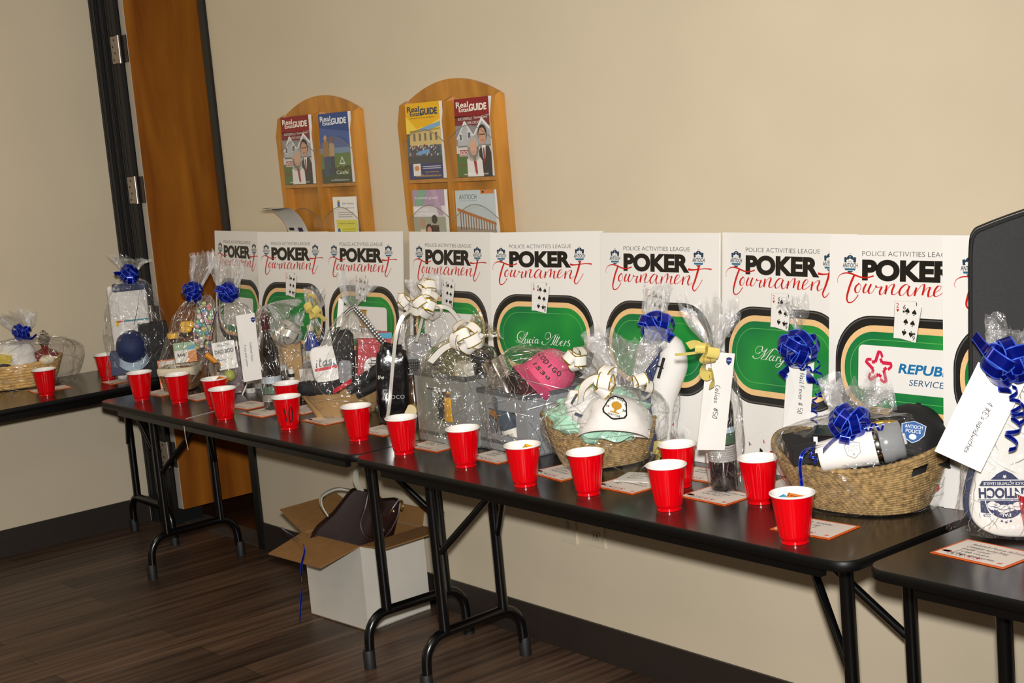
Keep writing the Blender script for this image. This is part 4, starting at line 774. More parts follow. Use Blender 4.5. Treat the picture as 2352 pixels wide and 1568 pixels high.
def carton(name, label, cat, loc, rz, size, mat, tilt=(0, 0), deco=None, group=None, bev=.002):
    w, d, h = size; mb = MB(); mb.rbox((-w/2, -d/2, 0), (w/2, d/2, h), mat, bev)
    if deco: deco(mb, Mat((-w/2, -d/2-.0004, 0), (1, 0, 0), (0, 0, 1)), w, h)
    o = mb.build(name, loc=loc); o.rotation_euler = (tilt[0], tilt[1], rz); return tag(o, label, cat, group)
SEA = col('9c7f50', .85, name='seagrass_rope', noise_amt=.55, nscale=95, bump=.5, bscale=420, bdist=.002)
SEA2 = col('967a4e', .85, name='seagrass_rope_dark', noise_amt=.55, nscale=85, bump=.5, bscale=420, bdist=.002)
STRAW = col('d2a763', .7, name='palm_straw', noise_amt=.30, nscale=45, bump=.3, bscale=300)
WICK = col('7a5530', .6, name='brown_wicker', noise_amt=.3, nscale=60)
BLACKC = col('121113', .75, name='black_cloth', bump=.2, bscale=300); BLACKP = col('0e0d0f', .25, name='black_gloss'); WCLOTH = col('e4e0dc', .95, name='white_cloth', bump=.25, bscale=60, bdist=.004); NAVYC = col('1b2a55', .7, name='navy_cloth'); NAVYB = col('27355c', .45)
KRAFT = col('b8935f', .7, name='kraft_paper', noise_amt=.05, nscale=12); MINT = col('a8d8bd', .6, name='mint_tissue', bump=.5, bscale=40, bdist=.006); LINEN = col('d9cdb4', .85, name='cream_liner')
CHROME = col('c9c4bd', .12, 1., name='polished_steel'); GREYF = col('8d9094', .85, name='grey_heathered_fabric', noise_amt=.10, nscale=90, bump=.25, bscale=500, bdist=.001, aniso=(1, 1, 6)); GREYD = col('54565b', .8, name='grey_fabric_binding')
PINK = col('e0507c', .7, name='pink_cotton', bump=.2, bscale=200); MAROON = col('5c1527', .4)

# ================================================================ left wall table: straw basket and navy gift
s = Spot(45, 888)
rope_basket('straw_basket', 'woven straw basket with a blue bow on the left-wall table', s.w((-.02, .03, 0)), s.rz-.05, (.165, .115), (.21, .14), .098, .015, 8, 26, STRAW, 2.3, amp=.005, braid=True)
mb = MB(); blob(mb, s.p(38, 822, .0), (.085, .05, .075), WCLOTH, .35, 2.2, 1); o = mb.build('folded_towel', loc=s.o); o.rotation_euler = (0, 0, s.rz); tag(o, 'crumpled white towel in the straw basket under the blue bow', 'towel')
mb = MB(); mb.lathe([(.03, 0), (.052, .012), (.055, .03), (.046, .045), (.02, .055), (.014, .06), (.014, .075)], col('7a1510', .15, coat=.5), n=24); mb.lathe([(.018, .075), (.02, .1), (.012, .105)], col('3a3230', .3), n=16)
o = mb.build('red_decanter', loc=s.w(s.p(107, 830, -.01))); tag(o, 'dark red glass decanter at the right end of the straw basket', 'decanter')
mb = MB(); blob(mb, (0, 0, 0), (.033, .02, .02), col('e6d9bd', .5), .05, 2, 3); o = mb.build('soap_bar', loc=s.w(s.p(108, 826, .085))); o.rotation_euler = (0, 0, s.rz); tag(o, 'cream rounded soap bar in front of the red decanter', 'soap')
mb = MB()
for k in range(7): a = k*.9; blob(mb, (.018*math.cos(a), .012*math.sin(a), .03+.012*(k % 4)), (.013, .013, .013), glass('crystal', (1, 1, 1, 1)) if k == 0 else MB and mb.m[0], .02, 2, k, 10, 8)
o = mb.build('crystal_ornament', loc=s.w(s.p(104, 800, .0))); tag(o, 'sparkling crystal ornament standing above the red decanter', 'ornament')
carton('gift_box', 'small yellow and dark box at the left end of the straw basket', 'box', s.w(s.p(8, 842, .04)), s.rz, (.06, .04, .05), col('d8c23a', .5), (.3, .2), lambda mb, M, w, h: mb.poly([(0, 0), (w, 0), (w, h*.45), (0, h*.45)], col('232026', .4), M, 1))
t = wrap(s, 'clear cellophane over the straw basket at the far left', [(-62, 905, 152, 886, .58, 0, .04), (-85, 880, 178, 862, .58, .02, .04), (-90, 840, 190, 815, .56, .03, .04), (-70, 800, 172, 780, .46, .06, .04), (0, 785, 100, 770, .55, .12, .02), (40, 777, 62, 772, .8, .2, .02), (18, 750, 72, 745, .5, .35, .02), (-25, 722, 72, 715, .4, .4, .02)], seed=2, neck=4.4, amp=.008, jag=.03)
bow(t, s.p(50, 762, .05), .042, 16, 'blue', 3, tails=[([s.p(56, 772, .08), s.p(70, 778, .08), s.p(84, 768, .06)], .012)])
s = Spot(303, 872)
carton('navy_gift_box', 'square navy gift box at the front of the tall wrapped gift', 'box', s.w(s.p(291, 858, .02)), s.rz-.12, (.112, .06, .10), NAVYB)
mb = MB(); A, B = s.p(258, 790, -.03), s.p(350, 790, -.03); mb.rbox((s.p(262, 800, -.03).x, .03, .002), (s.p(352, 800, -.03).x, .075, s.p(300, 652, -.03).z), WCLOTH, .012)
zz = s.p(320, 735, -.03).z; mb.box((A.x+.03, .0285, zz), (B.x, .030, zz+.006), col('2e7f8d', .5)); mb.box((A.x+.03, .0284, zz-.001), (A.x+.055, .0299, zz+.007), col('c8402c', .5)); mb.box((A.x+.025, .0284, zz-.016), (A.x+.037, .03, zz+.008), col('d9b52a', .5))
o = mb.build('white_tote', loc=s.o); o.rotation_euler = (0, 0, s.rz); tag(o, 'tall white bag with a teal stripe inside the wrapped gift by the door', 'bag')
mb = MB(); mb.rbox((s.p(256, 660, -.03).x, .022, s.p(300, 668, -.03).z), (s.p(338, 650, -.03).x, .085, s.p(300, 650, -.03).z), NAVYC, .01); o = mb.build('navy_pouch', loc=s.o); o.rotation_euler = (0, 0, s.rz); tag(o, 'dark navy pouch lying over the top of the tall white bag', 'pouch')
cap_hat(s.w(s.p(303, 800, .02)), 'navy cap with a pale front leaning on the navy box', (.9, 0, s.rz), NAVYC, col('9fb3c6', .6), col('c3ccd4', .6), R=.066, H=.08, brim=.035)
carton('black_gift_box', 'tall black box behind the tall wrapped gift by the door frame', 'box', s.w((s.p(362, 850, -.02).x, .02, .001)), s.rz, (.12, .10, .23), BLACKC)
t = wrap(s, 'clear cellophane around the tall gift with the navy cap', [(246, 868, 378, 862, .6, 0, .0), (243, 820, 388, 815, .62, .02, 0), (240, 760, 384, 755, .55, .03, 0), (243, 705, 366, 695, .5, .05, 0), (262, 655, 340, 650, .5, .08, 0), (292, 637, 314, 635, .8, .2, 0), (280, 612, 326, 608, .6, .3, 0), (258, 588, 346, 600, .4, .35, 0)], seed=4, neck=4.6, amp=.009)
bow(t, s.p(298, 630, .05), .05, 16, 'blue', 5, tails=[([s.p(285, 632, .07), s.p(272, 628, .08), s.p(263, 630, .07)], .02), ([s.p(312, 650, .06), s.p(318, 690, .08), s.p(308, 745, .08)], .004)])

# ================================================================ honey and candy basket
s = Spot(418, 893)
t = rope_basket('wicker_basket', 'small brown wicker basket with a cream liner', s.w((0, .0, 0)), s.rz-.35, (.056, .056), (.07, .07), .085, .0, 8, 18, WICK, 5., amp=.005, braid=True)
mb = MB(); mb.loft([[((.0645+dd)*math.cos(a)/(abs(math.cos(a))**5+abs(math.sin(a))**5)**.2, (.0645+dd)*math.sin(a)/(abs(math.cos(a))**5+abs(math.sin(a))**5)**.2, z+.006*math.sin(5*a)*(z < .07)) for a in [2*PI*k/48 for k in range(48)]] for dd, z in ((.010, .062), (.0135, .08), (.012, .094), (.002, .096), (-.006, .085))], LINEN); mb.build('liner', t)
mb = MB(); mb.lathe([(.02, 0), (.021, .03), (.024, .05), (.02, .06)], col('2a1608', .1, coat=.5), n=20); mb.lathe([(.022, .06), (.022, .078), (.02, .08)], YELT, n=20)
o = mb.build('honey_jar', loc=s.w(s.p(402, 810, -.02))); tag(o, 'dark honey jar with a yellow lid in the wicker basket', 'jar')
mb = MB()
for k in range(5): blob(mb, s.p(424+7*(k % 3), 745+11*(k//3), -.01), (.018, .012, .014), col('efb615', .6), .3, 4, k, 12, 8)
mb.tube([s.p(430, 765, -.01), s.p(432, 830, -.01)], .004, col('4a5a22', .6), 6); o = mb.build('yellow_flower', loc=s.o); o.rotation_euler = (0, 0, s.rz); tag(o, 'bright yellow fabric flower behind the honey jar', 'flower')
def tea(mb, M, w, h):
    mb.poly([(0, h*.62), (w, h*.62), (w, h), (0, h)], col('8fb08a', .5), M, 1); mb.poly([(w*.55, 0), (w, 0), (w, h*.6), (w*.62, h*.5)], col('e08a2a', .5), M, 1); mb.text('RAW', w*.12, h*.3, w*.36, h*.16, TXT, M, 2, .03); mb.poly([(w*.6, h*.62), (w, h*.62), (w, h*.82), (w*.7, h*.8)], col('5aa6c4', .5), M, 2)
carton('tea_box', 'white and green box of sweets at the front of the wicker basket', 'box', s.w(s.p(428, 832, .03)), s.rz+.1, (.085, .035, .08), col('e6e2d8', .5), (-.15, 0), tea)
t = thing('candy_bag', 'tall clear bag of pastel candies behind the wicker basket', 'candy bag', s.o, s.rz); mb = MB(); rn = random.Random(3)
PC = ['e59a96', '8fd0a0', 'f0d98a', '6aa8c8', 'efb0c0', 'c8e0a0', 'e8e0d8']
for k in range(95):
    fy = rn.random(); cx = 470+rn.uniform(-20, 20)*(1-.35*fy); cy = 800-fy*105; blob(mb, s.p(cx, cy, rn.uniform(-.03, .03)), (.0095, .0095, .0085), col(rn.choice(PC), .5), .15, 3, k, 8, 6)
mb.build('candies', t, kind='stuff'); film(t, s, [(446, 840, 492, 836, .6, 0, 0), (444, 760, 497, 755, .6, .02, 0), (452, 700, 492, 695, .6, .03, 0), (462, 680, 482, 678, .6, .1, 0)], seed=8, n=48, name='clear_sleeve', amp=.004)
t = wrap(s, 'clear cellophane pyramid over the honey and candy basket', [(372, 893, 470, 893, .85, 0, .0), (366, 840, 478, 838, .8, .02, 0), (378, 785, 494, 775, .7, .04, 0), (402, 720, 478, 715, .6, .08, 0), (428, 690, 458, 688, .7, .2, 0), (436, 668, 462, 664, .7, .3, 0), (442, 620, 486, 612, .5, .3, 0), (440, 584, 492, 578, .45, .28, 0)], seed=9, neck=4.4)
bow(t, s.p(443, 668, .06), .047, 18, 'blue', 8, tails=[([s.p(450, 690, .07), s.p(484, 780, .07), s.p(478, 850, .07)], .005), ([s.p(430, 690, .07), s.p(424, 760, .075), s.p(420, 800, .075)], .004)])

# ================================================================ DAD BOD gift
s = Spot(538, 903)
def dad(mb, M, w, h):
    mb.text('DAD BOD', w*.08, h*.58, w*.84, h*.15, PBLK, M, 1, .05); mb.text('SELECTA', w*.22, h*.84, w*.56, h*.08, PGREY, M, 1); mb.poly([(w*.1, h*.06), (w*.24, h*.06), (w*.22, h*.42), (w*.12, h*.42)], PBLK, M, 1); mb.stroke([(w*.2, h*.36), (w*.8, h*.34)], .002, PBLK, M, 1)
carton('white_book', 'white boxed gift with bold black capitals in the blue-bowed bag', 'box', s.w(s.p(522, 848, .03)), s.rz+.05, (.085, .02, .108), col('ebe7e0', .5), (-.12, -.06), dad)
carton('maroon_gift_box', 'maroon box standing behind the white box with black capitals', 'box', s.w((s.p(550, 900, -.02).x, .01, .001)), s.rz, (.07, .06, .175), col('45181a', .4))
mb = MB(); mb.tube([(-.035, 0, .02), (.035, 0, 0)], .011, col('d98c1e', .4), 12); o = mb.build('orange_tube', loc=s.w(s.p(488, 832, .03))); o.rotation_euler = (0, .5, s.rz); tag(o, 'orange tube lying left of the white box with black capitals', 'tube')
mb = MB(); blob(mb, (0, 0, 0), (.022, .022, .022), col('a9b05a', .5), .04, 2, 1); o = mb.build('green_ball', loc=s.w(s.p(528, 862, .055))); tag(o, 'dull green ball below the white box with black capitals', 'ball')
mb = MB(); mb.lathe([(.017, 0), (.018, .03), (.012, .04), (.012, .043)], glass('clear_jar', (.95, .95, .95, 1)), n=20); mb.lathe([(.0184, .006), (.0184, .024)], col('e8e4dc', .5), cap0=False, cap1=False, n=20); mb.lathe([(.0145, .043), (.0145, .062), (.012, .064)], CWHT, n=20)
o = mb.build('small_jar', loc=s.w(s.p(577, 904, .02))); tag(o, 'little jar with a white lid under the leftmost envelope', 'jar')
mb = MB(); mb.tube([s.p(556, 908, .06), s.p(572, 870, .06)], .003, col('e3dfd8', .4), 8); o = mb.build('white_stick', loc=s.o); o.rotation_euler = (0, 0, s.rz); tag(o, 'thin white stick leaning beside the little jar', 'stick')
mb = MB(); mb.lathe([(.02, 0), (.022, .004), (.004, .008), (.004, .05), (.018, .07), (.024, .1), (.022, .12)], glass('wine_glass', (1, 1, 1, 1)), n=24, cap1=False); o = mb.build('stemmed_glass', loc=s.w(s.p(498, 902, .04))); tag(o, 'small clear stemmed glass left of the white box with black capitals', 'glass')
t = wrap(s, 'clear cellophane bag around the white box with black capitals', [(484, 905, 602, 905, .55, 0, 0), (478, 860, 606, 850, .6, .03, 0), (490, 780, 600, 760, .55, .05, 0), (500, 715, 572, 705, .55, .1, 0), (512, 693, 540, 690, .7, .2, 0), (508, 668, 545, 664, .7, .25, 0), (492, 625, 560, 620, .45, .3, 0), (486, 590, 556, 600, .4, .3, 0)], seed=11, neck=3.6, amp=.008)
bow(t, s.p(522, 672, .06), .05, 20, 'blue', 12, tails=[([s.p(532, 695, .07), s.p(540, 740, .08), s.p(545, 790, .075)], .007), ([s.p(498, 715, .07), s.p(484, 760, .07), s.p(478, 800, .07)], .005)])

# ================================================================ Cookbook wine bottle, kraft box, yellow bow
s = Spot(632, 938)
bottle(s.w((-.002, 0, .0012)), 'wine bottle behind the envelope about a cookbook', .345, .036, lab=[(.03, .055, 'd8d4cc'), (.058, .085, '4a6a55'), (.095, .12, 'b8c4cc'), (.03, .054, 'd0ccc4')], rz=1)
envelope(s, [(553, 724), (596, 716), (602, 870), (560, 877)], [.085, .06, .06, .085], [('Cookbook Essex', .42, .55), ('$ you and women', .45, .25)], 'white envelope leaning on the leftmost wine bottle, reading Cookbook', th_=.0085)
t = wrap(s, 'clear cellophane twisted around the wine bottle with the Cookbook envelope', [(604, 938, 662, 938, .95, 0, 0), (600, 880, 664, 880, .9, .03, 0), (592, 800, 648, 795, .8, .05, 0), (588, 730, 636, 728, .7, .1, 0), (592, 712, 612, 708, .8, .25, 0), (612, 705, 640, 690, .8, .3, .0), (640, 740, 690, 690, .6, .35, 0)], seed=13, neck=3.8, amp=.005)
ribbon(t, [s.p(594, 700, .03), s.p(602, 708, .05), s.p(598, 722, .06), s.p(588, 728, .06), s.p(592, 705, .05)], .006, 'silver')
s = Spot(680, 915)
carton('kraft_box', 'tall brown paper box behind the cup marked 10', 'box', s.w((s.p(668, 900, -.03).x, .03, .001)), s.rz-.1, (.115, .08, .205), KRAFT)
mb = MB(); mb.lathe([(.021, 0), (.023, .01), (.023, .062), (.018, .07)], col('1c1512', .12, coat=.5), n=24); mb.lathe([(.0236, .008), (.0236, .024)], col('e8e2d8', .5), cap0=False, cap1=False, n=24); mb.lathe([(.0238, .024), (.0238, .034)], col('d98324', .5), cap0=False, cap1=False, n=24); mb.lathe([(.0195, .07), (.0215, .072), (.0215, .088), (.018, .09)], col('d8dcdf', .4), n=24)
o = mb.build('sauce_jar', loc=s.w(s.p(653, 893, .03))); tag(o, 'dark jar with an orange and white label before the kraft box', 'jar')
mb = MB(); mb.lathe([(.011, 0), (.011, .06), (.009, .062)], col('e0dcd4', .4), n=16); mb.lathe([(.0113, .012), (.0113, .022)], TXT, cap0=False, cap1=False, n=16); mb.lathe([(.0113, .032), (.0113, .045)], TXT, cap0=False, cap1=False, n=16)
o = mb.build('spice_tube', loc=s.w(s.p(672, 885, .035))); tag(o, 'slim white tube with dark marks beside the sauce jar', 'tube')
t = wrap(s, 'clear cellophane around the brown paper box with the silver bow', [(630, 905, 712, 905, .6, 0, 0), (628, 850, 714, 845, .6, .03, 0), (634, 800, 704, 795, .5, .06, 0), (648, 785, 672, 782, .7, .2, 0), (625, 760, 688, 750, .5, .3, 0), (618, 735, 692, 720, .4, .3, 0)], seed=15, neck=2.6, amp=.006)
bow(t, s.p(660, 766, .05), .046, 14, 'silver', 17)
s = Spot(722, 918, TZ)
mb = MB(); mb.lathe([(.022, 0), (.025, .01), (.026, .08), (.02, .1), (.011, .115), (.011, .13)], col('1d3f9c', .15, coat=.5), n=24); mb.lathe([(.0264, .02), (.0264, .06)], col('e6e2da', .5), cap0=False, cap1=False, n=24); mb.lathe([(.0268, .03), (.0268, .04)], col('d8b52a', .5), cap0=False, cap1=False, n=24); mb.lathe([(.013, .13), (.013, .15), (.01, .152)], col('d9c7a0', .4), n=16)
o = mb.build('blue_bottle', loc=s.w(s.p(722, 840, -.02))); tag(o, 'small blue bottle under the pale yellow ribbon', 'bottle'); 
carton('white_gift_box', 'white box supporting the small blue bottle behind the kraft tray', 'box', s.w((s.p(716, 900, -.02).x, .02, .001)), s.rz, (.075, .055, .118), col('d8d2c8', .5))
t = wrap(s, 'clear cellophane around the small blue bottle with the yellow ribbon', [(694, 905, 752, 905, .6, 0, 0), (694, 850, 756, 845, .6, .03, 0), (700, 780, 752, 775, .6, .05, 0), (712, 735, 730, 733, .7, .2, 0), (706, 710, 738, 706, .6, .3, 0), (702, 665, 762, 660, .4, .35, 0)], seed=17, neck=2.6, amp=.006)
bow(t, s.p(718, 712, .05), .03, 4, 'yellow', 21, w=.022, tails=[([s.p(718, 715, .05), s.p(708, 690, .06), s.p(712, 676, .06), s.p(722, 688, .06), s.p(720, 712, .06)], .014), ([s.p(719, 715, .06), s.p(724, 745, .07), s.p(731, 770, .07)], .022), ([s.p(720, 716, .06), s.p(734, 724, .07), s.p(748, 736, .06)], .016)])

# ================================================================ brown paper tray with shirts and the gingham ribbon
s = Spot(795, 957)
t = thing('paper_tray', 'boat-shaped brown paper tray holding folded clothes', 'tray', s.w((0, .05, .001)), s.rz+.08); mb = MB()
L = s.p(692, 890, 0); Rr = s.p(893, 884, 0); hb = .085
V = []; n = 24
def boat(f, k): # f 0..1 round, k height
    a = 2*PI*f; c, q = math.cos(a), math.sin(a); e = 1/(abs(c)**1.6+abs(q)**1.6)**(1/1.6); rx = .10+.05*k; ry = .045+.04*k; return (rx*e*c, ry*e*q, k*hb*(1+.10*abs(c)**3))
rings = [[boat(j/48, k/8) for j in range(48)] for k in range(9)]; mb.loft(rings, KRAFT, True); mb.loft([[(x*.985, y*.985, z) for x, y, z in R] for R in rings[::-1]], KRAFT); mb.build('body', t)
def cloth(name, label, cat, cpx, cpy, d, size, mat, rot=(0, 0), amp=.12, seed=0, deco=None):
    mb = MB(); w, dd, h = size; blob(mb, (0, 0, h/2), (w/2, dd/2, h/2), mat, amp, 2.5, seed, 28, 18, None, .5)
    if deco: deco(mb, Mat((-w/2, -dd/2*1.06-.004, 0), (1, 0, 0), (0, 0, 1)), w, h)
    o = mb.build(name, loc=s.w(s.p(cpx, cpy, d))); o.rotation_euler = (rot[0], rot[1], s.rz); return tag(o, label, cat)
def itas(mb, M, w, h):
    mb.poly([(w*.1, h*.04), (w*.98, h*.04), (w*.98, h*.96), (w*.45, h*.86), (w*.1, h*.6)], col('e9e5e0', .7), M, 0); mb.poly([(w*.1, h*.36), (w*.98, h*.34), (w*.98, h*.42), (w*.12, h*.44)], col('c81e2c', .6), M, 2); mb.poly([(w*.45, h*.44), (w*.98, h*.42), (w*.98, h*.50), (w*.5, h*.50)], PBLK, M, 2)
    hand(mb, 'itas', w*.14, h*.46, h*.22, PBLK, M, w=.0035, lay=3, shear=.3)
cloth('folded_shirt', 'white shirt with a red and black band and script lettering, in the paper tray', 'shirt', 754, 878, .035, (.085, .03, .125), WCLOTH, (-.1, -.12), .05, 1, itas)
cloth('folded_shirt', 'black folded shirts standing in the middle of the paper tray', 'shirt', 792, 882, -.01, (.075, .07, .185), BLACKC, (0, .05), .12, 2)
cloth('folded_shirt', 'black cloth lying over the left edge of the paper tray', 'shirt', 735, 905, .03, (.14, .06, .045), BLACKC, (0, .05), .25, 3)
cloth('grey_mitt', 'heathered grey mitt in the paper tray, right of the white banded shirt', 'mitt', 793, 878, .055, (.045, .02, .075), col('8f8e92', .9, noise_amt=.2, nscale=150), (0, .1), .08, 4)
def bagdeco(mb, M, w, h):
    cx, cy = w*.55, h*.42; mb.poly([(cx+.034*math.cos(a*PI/12), cy+.034*math.sin(a*PI/12)) for a in range(24)], col('e8dfdc', .5), M, 1)
    for y, ww in ((.022, .016), (.013, .04), (.004, .03)): mb.stroke([(cx-ww/2, cy+y), (cx+ww/2, cy+y)], .0035, PGREY, M, 2)
    annulus(mb, track(cx, cy-.014, .010, .010, .0099, 5), track(cx, cy-.014, .0115, .0115, .0114, 5), PGREY, M, 2)
carton('red_gift_bag', 'red bag with a round white label in the paper tray', 'bag', s.w(s.p(852, 888, -.02)), s.rz+.1, (.10, .045, .165), col('b81827', .45), (-.05, .12), bagdeco)
carton('red_gift_box', 'red and blue card box behind the round-labelled red bag', 'box', s.w(s.p(888, 870, -.06)), s.rz, (.06, .03, .165), col('a32530', .4), (0, .08), lambda mb, M, w, h: mb.poly([(0, h*.86), (w, h*.86), (w, h*.98), (0, h*.98)], col('2a93b4', .4), M, 1))
mb = MB(); mb.tube(crom([s.p(800, 895, .05), s.p(840, 868, .05), s.p(880, 840, .05)], 5), [.02]*11, BLACKC, 14); o = mb.build('rolled_cloth', loc=s.o); o.rotation_euler = (0, 0, s.rz); tag(o, 'black rolled cloth lying across the front of the paper tray', 'cloth')
mb = MB(); mb.tube(crom([s.p(818, 905, .065), s.p(850, 890, .065), s.p(884, 870, .065)], 5), [.017]*11, BLACKC, 14); o = mb.build('rolled_cloth', loc=s.o); o.rotation_euler = (0, 0, s.rz); tag(o, 'lower black rolled cloth at the right front of the paper tray', 'cloth')
mb = MB(); mb.strip([s.p(765, 900, .075), s.p(790, 885, .082), s.p(808, 874, .08)], (0, -.2, 1), .016, col('c9202c', .4)); o = mb.build('red_strap', loc=s.o); o.rotation_euler = (0, 0, s.rz); tag(o, 'red strap over the black cloth in the paper tray', 'strap')
mb = MB(); c4 = [s.p(778, 684, -.04), s.p(790, 688, -.04), s.p(786, 748, -.04), s.p(772, 752, -.04)]; mb.add(c4+[p+Vector((0, .0012, 0)) for p in c4], [(0, 3, 2, 1), (4, 5, 6, 7), (0, 1, 5, 4), (1, 2, 6, 5), (2, 3, 7, 6), (3, 0, 4, 7)], col('e4e0da', .5)); o = mb.build('gift_tag', loc=s.o); o.rotation_euler = (0, 0, s.rz); tag(o, 'white folded card tucked behind the gingham ribbon knot', 'card')
t = wrap(s, 'clear cellophane cone over the brown paper tray', [(742, 957, 872, 955, .7, 0, .0), (716, 925, 890, 920, .62, .02, 0), (688, 888, 897, 880, .55, .03, 0), (712, 830, 890, 815, .5, .05, 0), (752, 765, 862, 755, .5, .09, 0), (788, 718, 830, 715, .6, .15, 0), (802, 706, 820, 705, .8, .25, 0), (790, 685, 838, 682, .6, .3, 0), (782, 632, 862, 655, .45, .3, 0)], seed=19, neck=5.2, amp=.006, npl=13)
GING = [(k/6., (k+1)/6., (PBLK, WHT1)[k % 2]) for k in range(6)]
def gingham(parent, pts, w):
    P = crom(pts, 14); mb = MB(); dk = col('4a4846', .6); wt = col('e9e6e0', .6); bk = col('141414', .6); q = Vector((0, 0, 0))
    for i in range(len(P)-1):
        d = (P[i+1]-P[i]).normalized(); x = d.cross(Vector((0, -1, 0))).normalized()
        for k in range(4):
            m_ = bk if (i % 2 and k % 2) else (wt if not (i % 2 or k % 2) else dk); a = -.5+k/4.; b = a+.25
            mb.add([P[i]+x*w*a, P[i]+x*w*b, P[i+1]+x*w*b, P[i+1]+x*w*a], [(0, 1, 2, 3)], m_)
    return mb.build('gingham_ribbon', parent)
gingham(t, [s.p(812, 706, .05), s.p(838, 735, .075), s.p(870, 775, .08), s.p(902, 806, .07)], .017); gingham(t, [s.p(812, 706, .05), s.p(802, 712, .06), s.p(792, 722, .06)], .014)
# ================================================================ tall domed gift with the white and gold bow
s = Spot(935, 968)
def pouch(mb, M, w, h):
    hand(mb, 'the', w*.05, h*.58, h*.05, WHT1, M, w=.0012, lay=2); mb.text('coco', w*.30, h*.30, w*.55, h*.055, col('8a8784', .5), M, 2)
cloth('black_pouch', 'shiny black pouch with pale lettering, left in the tall domed gift', 'pouch', 905, 962, .045, (.105, .06, .24), col('100f12', .18, coat=.4, bump=.4, bscale=40, bdist=.004), (0, .06), .16, 7, pouch)
carton('black_gift_box', 'narrow black box with tiny white dots in the tall domed gift', 'box', s.w(s.p(951, 930, .01)), s.rz, (.05, .04, .15), BLACKP, (0, .05), lambda mb, M, w, h: [mb.poly([(w*(i+.5)/7+.0011*math.cos(a*PI/3), h*(j+.5)/18+.0011*math.sin(a*PI/3)) for a in range(6)], col('9a9488', .5), M, 1) for i in range(7) for j in range(8, 18)])
mb = MB(); mb.lathe([(.02, -.03), (.024, -.028), (.024, .028), (.02, .03)], col('b79a56', .3, .6), n=24); mb.lathe([(.0205, .0302), (.0, .0304)], col('d8c59a', .4), n=24, cap0=False, cap1=False)
o = mb.build('gold_tin', loc=s.w(s.p(950, 945, .05))); o.rotation_euler = (PI/2-.25, 0, s.rz-.35); tag(o, 'small gold tin lying on its side in the tall domed gift', 'tin')
mb = MB(); mb.lathe([(.024, 0), (.026, .01), (.026, .09), (.012, .12), (.011, .16)], col('4a3018', .15, coat=.4), n=24); o = mb.build('amber_bottle', loc=s.w((s.p(956, 960, .03).x, -.03, .001))); tag(o, 'brown amber bottle between the domed gift and the left grey bin', 'bottle')
mb = MB(); mb.rbox((s.p(945, 900, -.03).x, .02, .002), (s.p(1000, 900, -.03).x, .07, s.p(970, 770, -.03).z), col('8c8a88', .6), .01); o = mb.build('grey_gift_box', loc=s.o); o.rotation_euler = (0, 0, s.rz); tag(o, 'tall pale grey box at the back of the domed gift', 'box')
t = wrap(s, 'domed cellophane around the black pouch, with the tall white and gold bow', [(868, 968, 975, 972, .6, 0, .0), (872, 900, 1010, 905, .55, .03, 0), (893, 830, 1046, 835, .5, .04, 0), (908, 765, 1056, 775, .48, .05, 0), (935, 722, 1030, 722, .48, .08, 0), (962, 702, 1000, 700, .6, .2, 0), (950, 670, 1010, 665, .5, .3, 0), (940, 650, 1006, 628, .4, .35, 0)], seed=23, neck=5.2, amp=.006)
bow(t, s.p(978, 700, .06), .047, 9, 'white', 24, w=.026, tails=[([s.p(975, 712, .07), s.p(968, 740, .08), s.p(956, 785, .085)], .024), ([s.p(985, 705, .07), s.p(990, 735, .085), s.p(978, 790, .085)], .009)])
bow(t, s.p(982, 668, .06), .036, 4, 'white', 25, w=.026, tilt=(0, -.2, .9)); bow(t, s.p(935, 690, .05), .028, 3, 'white', 27, w=.024, tilt=(-.8, 0, 0))
ribbon(t, [s.p(965, 708, .07), s.p(930, 722, .085), s.p(912, 760, .09), s.p(903, 830, .09), s.p(898, 890, .09), s.p(893, 940, .085), s.p(888, 966, .07)], .011, 'silver', wd=(1, 0, 0)); ribbon(t, [s.p(995, 705, .07), s.p(1030, 708, .085), s.p(1058, 740, .08)], .02, 'white')

# ================================================================ grey fabric bins
def bin_(label, loc, rz, size, win, group='grey fabric bins'):
    w, d, h = size; t = thing('fabric_bin', label, 'storage bin', loc, rz, group); k = .005; (wx0, wz0, wx1, wz1) = win
    m = MB()
    for lo, hi in (((0, 0, 0), (wx0, k, h)), ((wx1, 0, 0), (w, k, h)), ((wx0, 0, 0), (wx1, k, wz0)), ((wx0, 0, wz1), (wx1, k, h))): m.box(lo, hi, GREYF)
    m.box((0, k, 0), (k, d, h), GREYF).box((w-k, k, 0), (w, d, h), GREYF).box((0, d-k, 0), (w, d, h), GREYF).box((0, 0, 0), (w, d, k), GREYD)
    m.build('body', t)
    r = MB(); e = .0015
    r.box((-e, -e, h-.012), (w+e, k+e, h+e), GREYD).box((-e, d-k-e, h-.012), (w+e, d+e, h+e), GREYD).box((-e, 0, h-.012), (k+e, d, h+e), GREYD).box((w-k-e, 0, h-.012), (w+e, d, h+e), GREYD); r.build('binding', t)
    b = MB(); b.box((-.001, -.001, .024), (w+.001, 0, .034), GREYD); b.build('seam_band', t)
    return t
bl = Vector((2.655, -.365, TZ+.001)); bin_('taller grey fabric bin with a yellow drink showing in its window', bl, -.03, (.265, .17, .214), (.055, .072, .185, .168))
s = Spot(1050, 1022)
LB = lambda x, y, z, b=bl, a=-.03: Vector((b.x+x*math.cos(a)-y*math.sin(a), b.y+x*math.sin(a)+y*math.cos(a), b.z+z))
